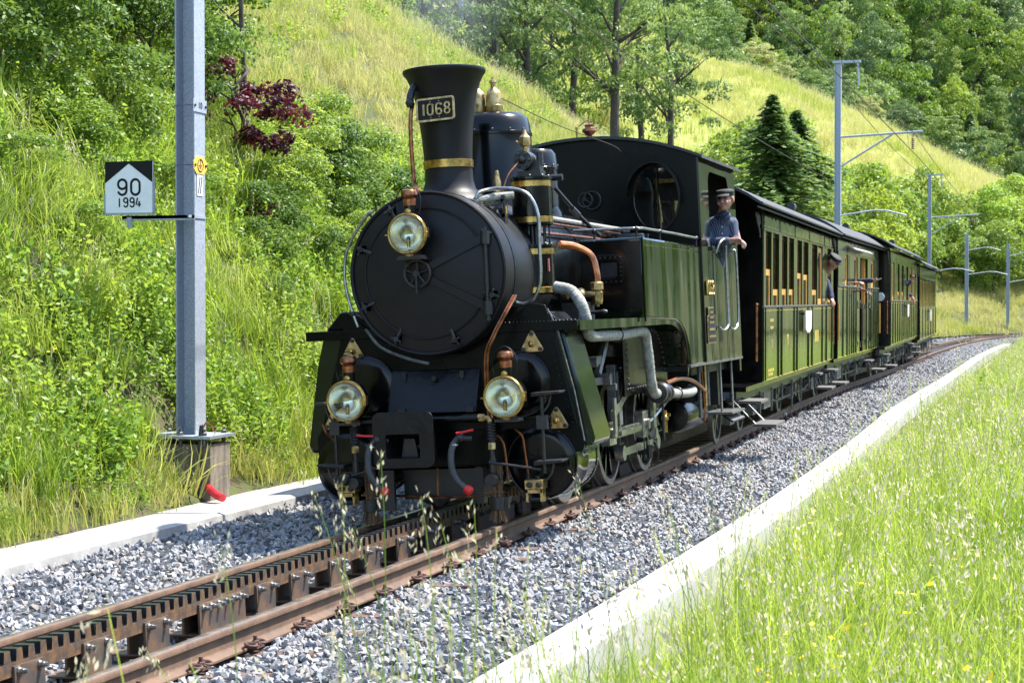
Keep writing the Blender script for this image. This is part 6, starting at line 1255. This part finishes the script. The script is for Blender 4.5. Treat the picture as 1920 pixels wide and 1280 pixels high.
for i,(x,y,s) in enumerate(dark): plant('bank_shrub','dark leafy shrub '+posw[i],'shrub','dark shrubs on the upper left bank',at_bank(x,y),i*1.7,(s,s,s*1.05),B1d[i%3],stm[i%3],'foliage')
posm=['lowest right behind the smokebox rail','deep in the thicket behind the smokebox','farthest along the bank beside the chimney','right behind the red-leaved bush','below the red-leaved bush','beyond the red-leaved bush','at the foot of the red-leaved bush','midway between mast and chimney','below the middle thicket','rising left of the chimney','beside the mast below the red leaves','low in the thicket left of the chimney','topping the thicket between mast and chimney','nearest the chimney','lowest under the red-leaved bush','low beside the smokebox']
for i,(x,y,s) in enumerate(mid): plant('bank_shrub','mid green leafy shrub '+posm[i],'shrub','green shrubs between mast and chimney',at_bank(x,y),i*2.1+.4,(s*1.12,s*1.12,s*1.0),(B1y if i%3==0 else B1d)[i%3],stm[i%3],'foliage')
lowp=[(-4.1,1.6,.42,'below the kilometre sign'),(-4.9,3.0,.5,'just above the kilometre sign plate'),(-3.9,3.0,.38,'behind the mast at sign height'),(-4.5,1.2,.45,'at the left picture edge beside the sign'),(-3.75,5.0,.36,'low between mast and smokebox'),(-3.55,.2,.34,'low at the left picture edge'),(-4.6,4.4,.5,'behind the mast above the sign bracket')]
for i,(x,y,s,lb) in enumerate(lowp): plant('low_shrub','small light green shrub '+lb,'shrub','low shrubs on the left bank',at_bank(x,y),i*1.9,(s*1.25,s*1.25,s*.85),B1[i%3],stm[i%3],'foliage')
rl=tomesh('red_leaves',lumps(150,26,.72,.55,.58,.15,2600,.034,core=.3,wr=.7),['redleaf'])
plant('red_leaved_bush','large dark red leaved bush just right of the tall mast','bush',None,(-4.85,6.75,float(h1(-4.85,6.75)[0])+.05),.3,(1.15,1.0,1.15),rl,trunkmesh('s',1.3,.02,8,411,.8,.5,.1),'foliage')
plant('red_leaved_bush','small low red leaved bush under the large one','bush',None,(-4.2,5.9,float(h1(-4.2,5.9)[0])+.25),2.3,(.45,.4,.3),rl,None,'foliage')
sp=trunkmesh('sapling',4.2,.035,9,77,.95,.32,.03); E=empty('bare_sapling','thin bare sapling standing above the red-leaved bush','tree',at_bank(-5.3,7.9)); obj('trunk',sp,E)
# broadleaf trees: three builds of crown, recoloured
TC=[tomesh('tree_crown',lumps(200+i,70,3.4,3.4,4.6,1.25,7500,.21,core=.45,flatten=.6,wr=.5,cz=7.2),['leafmid']) for i in range(3)]
TF=[tomesh('tree_crown',lumps(220+i,130,3.9,3.9,6.2,.85,12000,.185,core=.45,flatten=.6,wr=.5,cz=8.6),['leafmid']) for i in range(4)]
TT=[trunkmesh('tree_trunk',12,.24,12,500+i,.85,.38,.04) for i in range(3)]
TL=[tomesh('tree_crown',lumps(240+i,74,3.9,3.7,5.6,.9,10500,.13,core=.6,flatten=.5,droop=.2,wr=.42,cz=7.7),['leafcool']) for i in range(3)]
LB=[tomesh('small_crown',lumps(260+i,60,1.9,1.9,1.95,.52,7500,.085,core=.45,cz=2.0),['leafmid']) for i in range(3)]
LT=trunkmesh('small_trunk',3.4,.09,9,601,.8,.5,.06)
def conemesh(k,H,R0,n):
    r=np.random.default_rng(k); C=[];A=[];B=[]
    for i in range(n):
        t=r.random()**.8; z=H*(.06+.94*t); rad=R0*(1-t)**.75*(.42+.62*r.random())*(1+.18*math.sin(t*23+k)); a=r.uniform(0,6.28); rad*=1+.28*math.sin(3*a+t*8+k); m=max(4,int(rad*9))
        for j in range(m):
            u=(j+.5)/m; p=np.array([math.cos(a)*rad*u,math.sin(a)*rad*u,z-.30*rad*u*u+.02]); sd=r.choice([-1,1]); tw=a+sd*r.uniform(.3,1.1)
            C.append(p+r.normal(0,.03,3)); A.append(np.array([math.cos(tw),math.sin(tw),-.25])*.155*(1.25-u*.5)); B.append(np.array([-math.sin(tw),math.cos(tw),r.normal(0,.4)])*.06)
    C=np.array(C);A=np.array(A);B=np.array(B); v,f=quads(C,A,B); return v,f,r.random(len(f)),np.zeros(len(f),int)
CF=[tomesh('conifer_crown',conemesh(280+i,6.5,3.0,1500),['conifer']) for i in range(2)]
CT=trunkmesh('conifer_trunk',6.2,.12,0,700,.95)
colors={}
def col(me,m):
    k=(me.name,m)
    if k not in colors: colors[k]=recol(me,m)
    return colors[k]
def pxp(px,Z,zz=None):
    t=(px-960)/FPX; p=CN+(RW@np.array([t,1,0]))*Z; return p[0],p[1]
# crest trees left of and behind the chimney
rr=random.Random(3)
crest=[(1150,92,11.5,1.05,'leafcool','broad airy tree with forked trunk crowning the hill right of the chimney'),(1255,104,9.5,.85,'leafcool','loose tree at the right end of the hilltop clump'),(1075,98,11,.95,'leafcool','leafy tree behind the steam dome'),(990,88,10.5,.9,'leafcool','tree directly behind the safety valves'),(925,84,11,.9,'leafblue','dark tree with a straight trunk right of the chimney top'),(860,90,10.5,1.0,'leafcool','pale hazy tree straight above the chimney'),(790,80,10,.85,'leafblue','dark tree left of the chimney top'),(722,78,10,.8,'leafmid','tree second from the left end of the hilltop clump'),(668,74,10,.7,'leafmid','leftmost tree of the hilltop clump'),(755,96,10,.95,'leafblue','dark dense tree filling the gap left of the chimney'),(828,100,10,.9,'leafblue','dark dense tree close behind the pole'),(895,102,10,.95,'leafcool','tree just right of the pale pole'),(960,106,10,.95,'leafcool','tree between the safety valves and the steam dome'),(1035,110,10,.9,'leafmid','tree filling the gap above the cab roof front'),(1200,112,9.5,.9,'leafcool','tree close right of the broad forked tree')]
for i,(px,Z,zb,s,m,lb) in enumerate(crest):
    x,y=pxp(px,Z); g=float(h1(x,y)[0]); plant('hilltop_tree',lb,'tree','trees on the crest behind the chimney',(x,y,min(g,9.5)-.3),rr.uniform(0,6),(s*1.05,s*1.05,s*1.35),col(TL[i%3],m),TT[i%3])
for i,(px,Z) in enumerate([(650,115),(735,125),(810,118),(885,130),(950,120),(1020,128),(1090,135),(700,150),(850,155),(990,160)]):
    x,y=pxp(px,Z); plant('hilltop_tree','tree in the second row behind the hilltop clump','tree','second row of trees behind the crest',(x,y,6+.04*(Z-115)),rr.uniform(0,6),rr.uniform(.9,1.2),col(TF[i%4],('leafcool','leafmid','shrub')[i%3]),TT[i%3])
# low undergrowth on the crest
for i,(px,Z,s) in enumerate([(690,66,.8),(760,70,.8),(830,73,.7),(905,76,.7),(965,80,.7),(1030,85,.7)]):
    x,y=pxp(px,Z); plant('crest_bush','low bush in the undergrowth line of the crest','bush','undergrowth along the crest',(x,y,float(h1(x,y)[0])-.7),i*1.3,(s,s,s*.8),col(LB[i%3],'leafcool' if i%2 else 'shrub'),LT)
pole=MB(); x,y=pxp(865,82); pole.cyl((x,y,7),(x,y,19),.12,.09,n=8); tag(pole.build('utility_pole','galv'),'pale vertical pole among the trees above the chimney','pole')
# conifers and the pale tree behind the coaches
for i,(px,Z,s,lb) in enumerate([(1448,78,1.12,'dark spruce standing left of its twin above the first coach'),(1492,84,1.12,'dark spruce right of its twin above the first coach'),(1408,90,.75,'short spruce at the left edge of the spruce group')]):
    x,y=pxp(px,Z); plant('spruce_tree',lb,'tree',None,(x,y,float(h1(x,y)[0])-.3),i,(s*1.2,s*1.2,s),CF[i%2],CT)
x,y=pxp(1645,86); plant('yellow_green_tree','bright yellow green tree right of the mast above the coaches','tree',None,(x-.6,y,float(h1(x-.6,y)[0])-.2),1,(1.25,1.25,1.5),col(LB[0],'leafyellow'),LT)
x,y=pxp(1395,74); 
BT={'leafmid':'mid green','shrub':'fresh green','leafyellow':'yellow green','weed':'light green'}
k=0
for s_ in np.arange(46,150,3.1):
    for d in (5.2,8.2,11.2,14.5,18.5):
        s=s_+rr.uniform(-1.2,1.2); dj=d+rr.uniform(-1.1,1.1)
        if s<64: continue
        if s<70 and d>12: continue
        if s>86 and dj<6.2+max(0,(s-100))*.05: continue
        p,t,r_=path(s); x,y=p.x-t.y*dj,p.y+t.x*dj; z=float(h1d(np.array([dj]),np.array([s]))[0])
        if not inview(np.array([[x,y,z+2]]),90)[0]: continue
        sc=rr.uniform(.85,1.35)*(.8 if s<66 else 1.15)*(.8 if d>15 else 1)
        if d<6 and s>70: sc*=.7
        px_t=float(proj(np.array([[x,y,z+2]]))[0][0])
        if px_t<1385: continue
        m=rr.choice(['leafmid','shrub','leafmid','leafyellow','leafmid','weed'])
        plant('bank_tree',BT[m]+' bushy tree '+('lowest on' if d<7 else 'low on' if d<10 else 'halfway up' if d<13 else 'high on' if d<16 else 'at the top of')+' the bank '+('behind the coaches' if px_t<1560 else 'right of the tall far mast' if px_t<1740 else 'between the far masts' if px_t<1830 else 'at the right picture edge'),'tree','bushy trees on the bank behind the coaches',(x,y,z-.3),rr.uniform(0,6),(sc,sc,sc*rr.uniform(.85,1.15)),col(LB[k%3],m),LT); k+=1
print('bank trees',k)
# trees along the far rim of the meadow
rim=[(1355,172,.62,'leafcool','round dark green tree on the meadow rim above the conifers'),(1415,182,.5,'leafpale','pale bush at the meadow rim right of the round tree'),(1465,186,.42,'leafpale','second pale bush on the meadow rim'),(1625,205,.5,'leafpale','pale slender tree right of the mast on the rim'),(1300,178,.7,'leafcool','tree at the left end of the meadow rim'),(1565,205,.6,'leafblue','dark tree on the rim left of the pale slender one'),(1520,198,.5,'leafcool','small tree on the rim left of the mast top'),(1690,215,.65,'leafblue','dark tree low on the rim right of the mast'),(1760,225,.75,'leafcool','cool green tree at the lower right end of the rim'),(1830,232,.8,'leafcool','tree right of the rim end'),(1900,238,.8,'leafmid','tree at the right picture edge below the forest')]
for i,(px,Z,s,m,lb) in enumerate(rim):
    x,y=pxp(px,Z); t=(px-960)/FPX
    ry=np.interp(px,[1240,1400,1500,1600,1760,1920],[100,145,190,235,310,390]); z=1.668+Z*(564-ry)/FPX-2.2*s-1.2
    plant('rim_tree',lb,'tree','trees along the meadow rim',(x,y,z),rr.uniform(0,6),(s,s,s*.85),col(TF[i%4],m),TT[i%3])
# forest
FT={'leafmid':'mid green','leafcool':'cool green','shrub':'fresh green','leafblue':'dark bluish green','leafpale':'pale'}
k=0
for row in range(15):
    yy=212+row*8.2
    for j in range(-13,14):
        x=j*7.6+rr.uniform(-2.4,2.4)+(3.8 if row%2 else 0); y=yy+.35*x+rr.uniform(-2.5,2.5); z=float(h3(x,y)); s=rr.uniform(.85,1.35)
        px,py,zz=proj(np.array([[x,y,z+10]])); px,py=float(px[0]),float(py[0])
        if px<1190 or px>2010 or py<-130: continue
        m=rr.choice(['leafmid','leafmid','leafcool','leafcool','shrub','leafblue','leafpale' if rr.random()<.25 else 'leafblue'])
        if rr.random()<.12: plant('forest_spruce','spruce standing in the forest on the far slope','tree','forest trees on the far slope',(x,y,z-1),0,(2.1,2.1,2.5),CF[k%2],CT)
        else: plant('forest_tree',FT[m]+' tree '+('at the foot' if row<4 else 'in the middle' if row<9 else 'high up')+' of the forest '+('left of' if px<1560 else 'right of' if px<1750 else 'far right of')+' the tall mast','tree','forest trees on the far slope',(x,y,z-1),rr.uniform(0,6),(s*.86,s*.86,s*rr.uniform(1.1,1.45)),col(TF[k%4],m),TT[k%3])
        k+=1
print('forest',k)

# trees right of the line, outside the frame, mirrored in the glossy coach sides
for i,(x,y,s) in enumerate([(30,20,1.1),(38,34,1.2),(34,50,1.0),(46,62,1.3),(40,80,1.2),(52,95,1.3),(44,112,1.1),(58,130,1.4),(36,140,1.2),(66,155,1.3),(48,170,1.3)]):
    plant('field_tree','tree in the field right of the line','tree','trees in the field right of the line',(x,y,float(hright(x,y)[0])-.2),i*1.3,(s,s,s),col(TC[i%3],('leafmid','leafcool')[i%2]),TT[i%3])
# faint smoke over the chimney
m=bpy.data.materials.new('smoke'); m.use_nodes=True; nt=m.node_tree; nt.nodes.clear(); out=nt.nodes.new('ShaderNodeOutputMaterial'); pv=nt.nodes.new('ShaderNodeVolumePrincipled'); L=nt.links.new
tc=nt.nodes.new('ShaderNodeTexCoord'); n=nt.nodes.new('ShaderNodeTexNoise'); n.inputs['Scale'].default_value=2.2; n.inputs['Detail'].default_value=3; L(tc.outputs['Object'],n.inputs['Vector'])
g=nt.nodes.new('ShaderNodeTexGradient'); g.gradient_type='SPHERICAL'; mp=nt.nodes.new('ShaderNodeMapping'); mp.inputs['Scale'].default_value=(1/.62,1/.62,1/1.5); L(tc.outputs['Object'],mp.inputs[0]); L(mp.outputs[0],g.inputs[0])
r=nt.nodes.new('ShaderNodeMapRange'); r.inputs[1].default_value=.42; r.inputs[2].default_value=.75; L(n.outputs[0],r.inputs[0]); mu=nt.nodes.new('ShaderNodeMath'); mu.operation='MULTIPLY'; L(r.outputs[0],mu.inputs[0]); L(g.outputs[1],mu.inputs[1])
m2=nt.nodes.new('ShaderNodeMath'); m2.operation='MULTIPLY'; m2.inputs[1].default_value=1.3; L(mu.outputs[0],m2.inputs[0]); L(m2.outputs[0],pv.inputs['Density']); pv.inputs['Color'].default_value=(.75,.8,.88,1); L(pv.outputs[0],out.inputs['Volume']); M['smoke']=m
q=MB(); q.sph((0,0,0),1,20,sc=(.62,.62,1.5)); o=q.build('smoke_puff','smoke'); o.location=(-.12,.5,4.75); tag(o,'faint bluish smoke rising from the chimney top','smoke',kind='stuff')
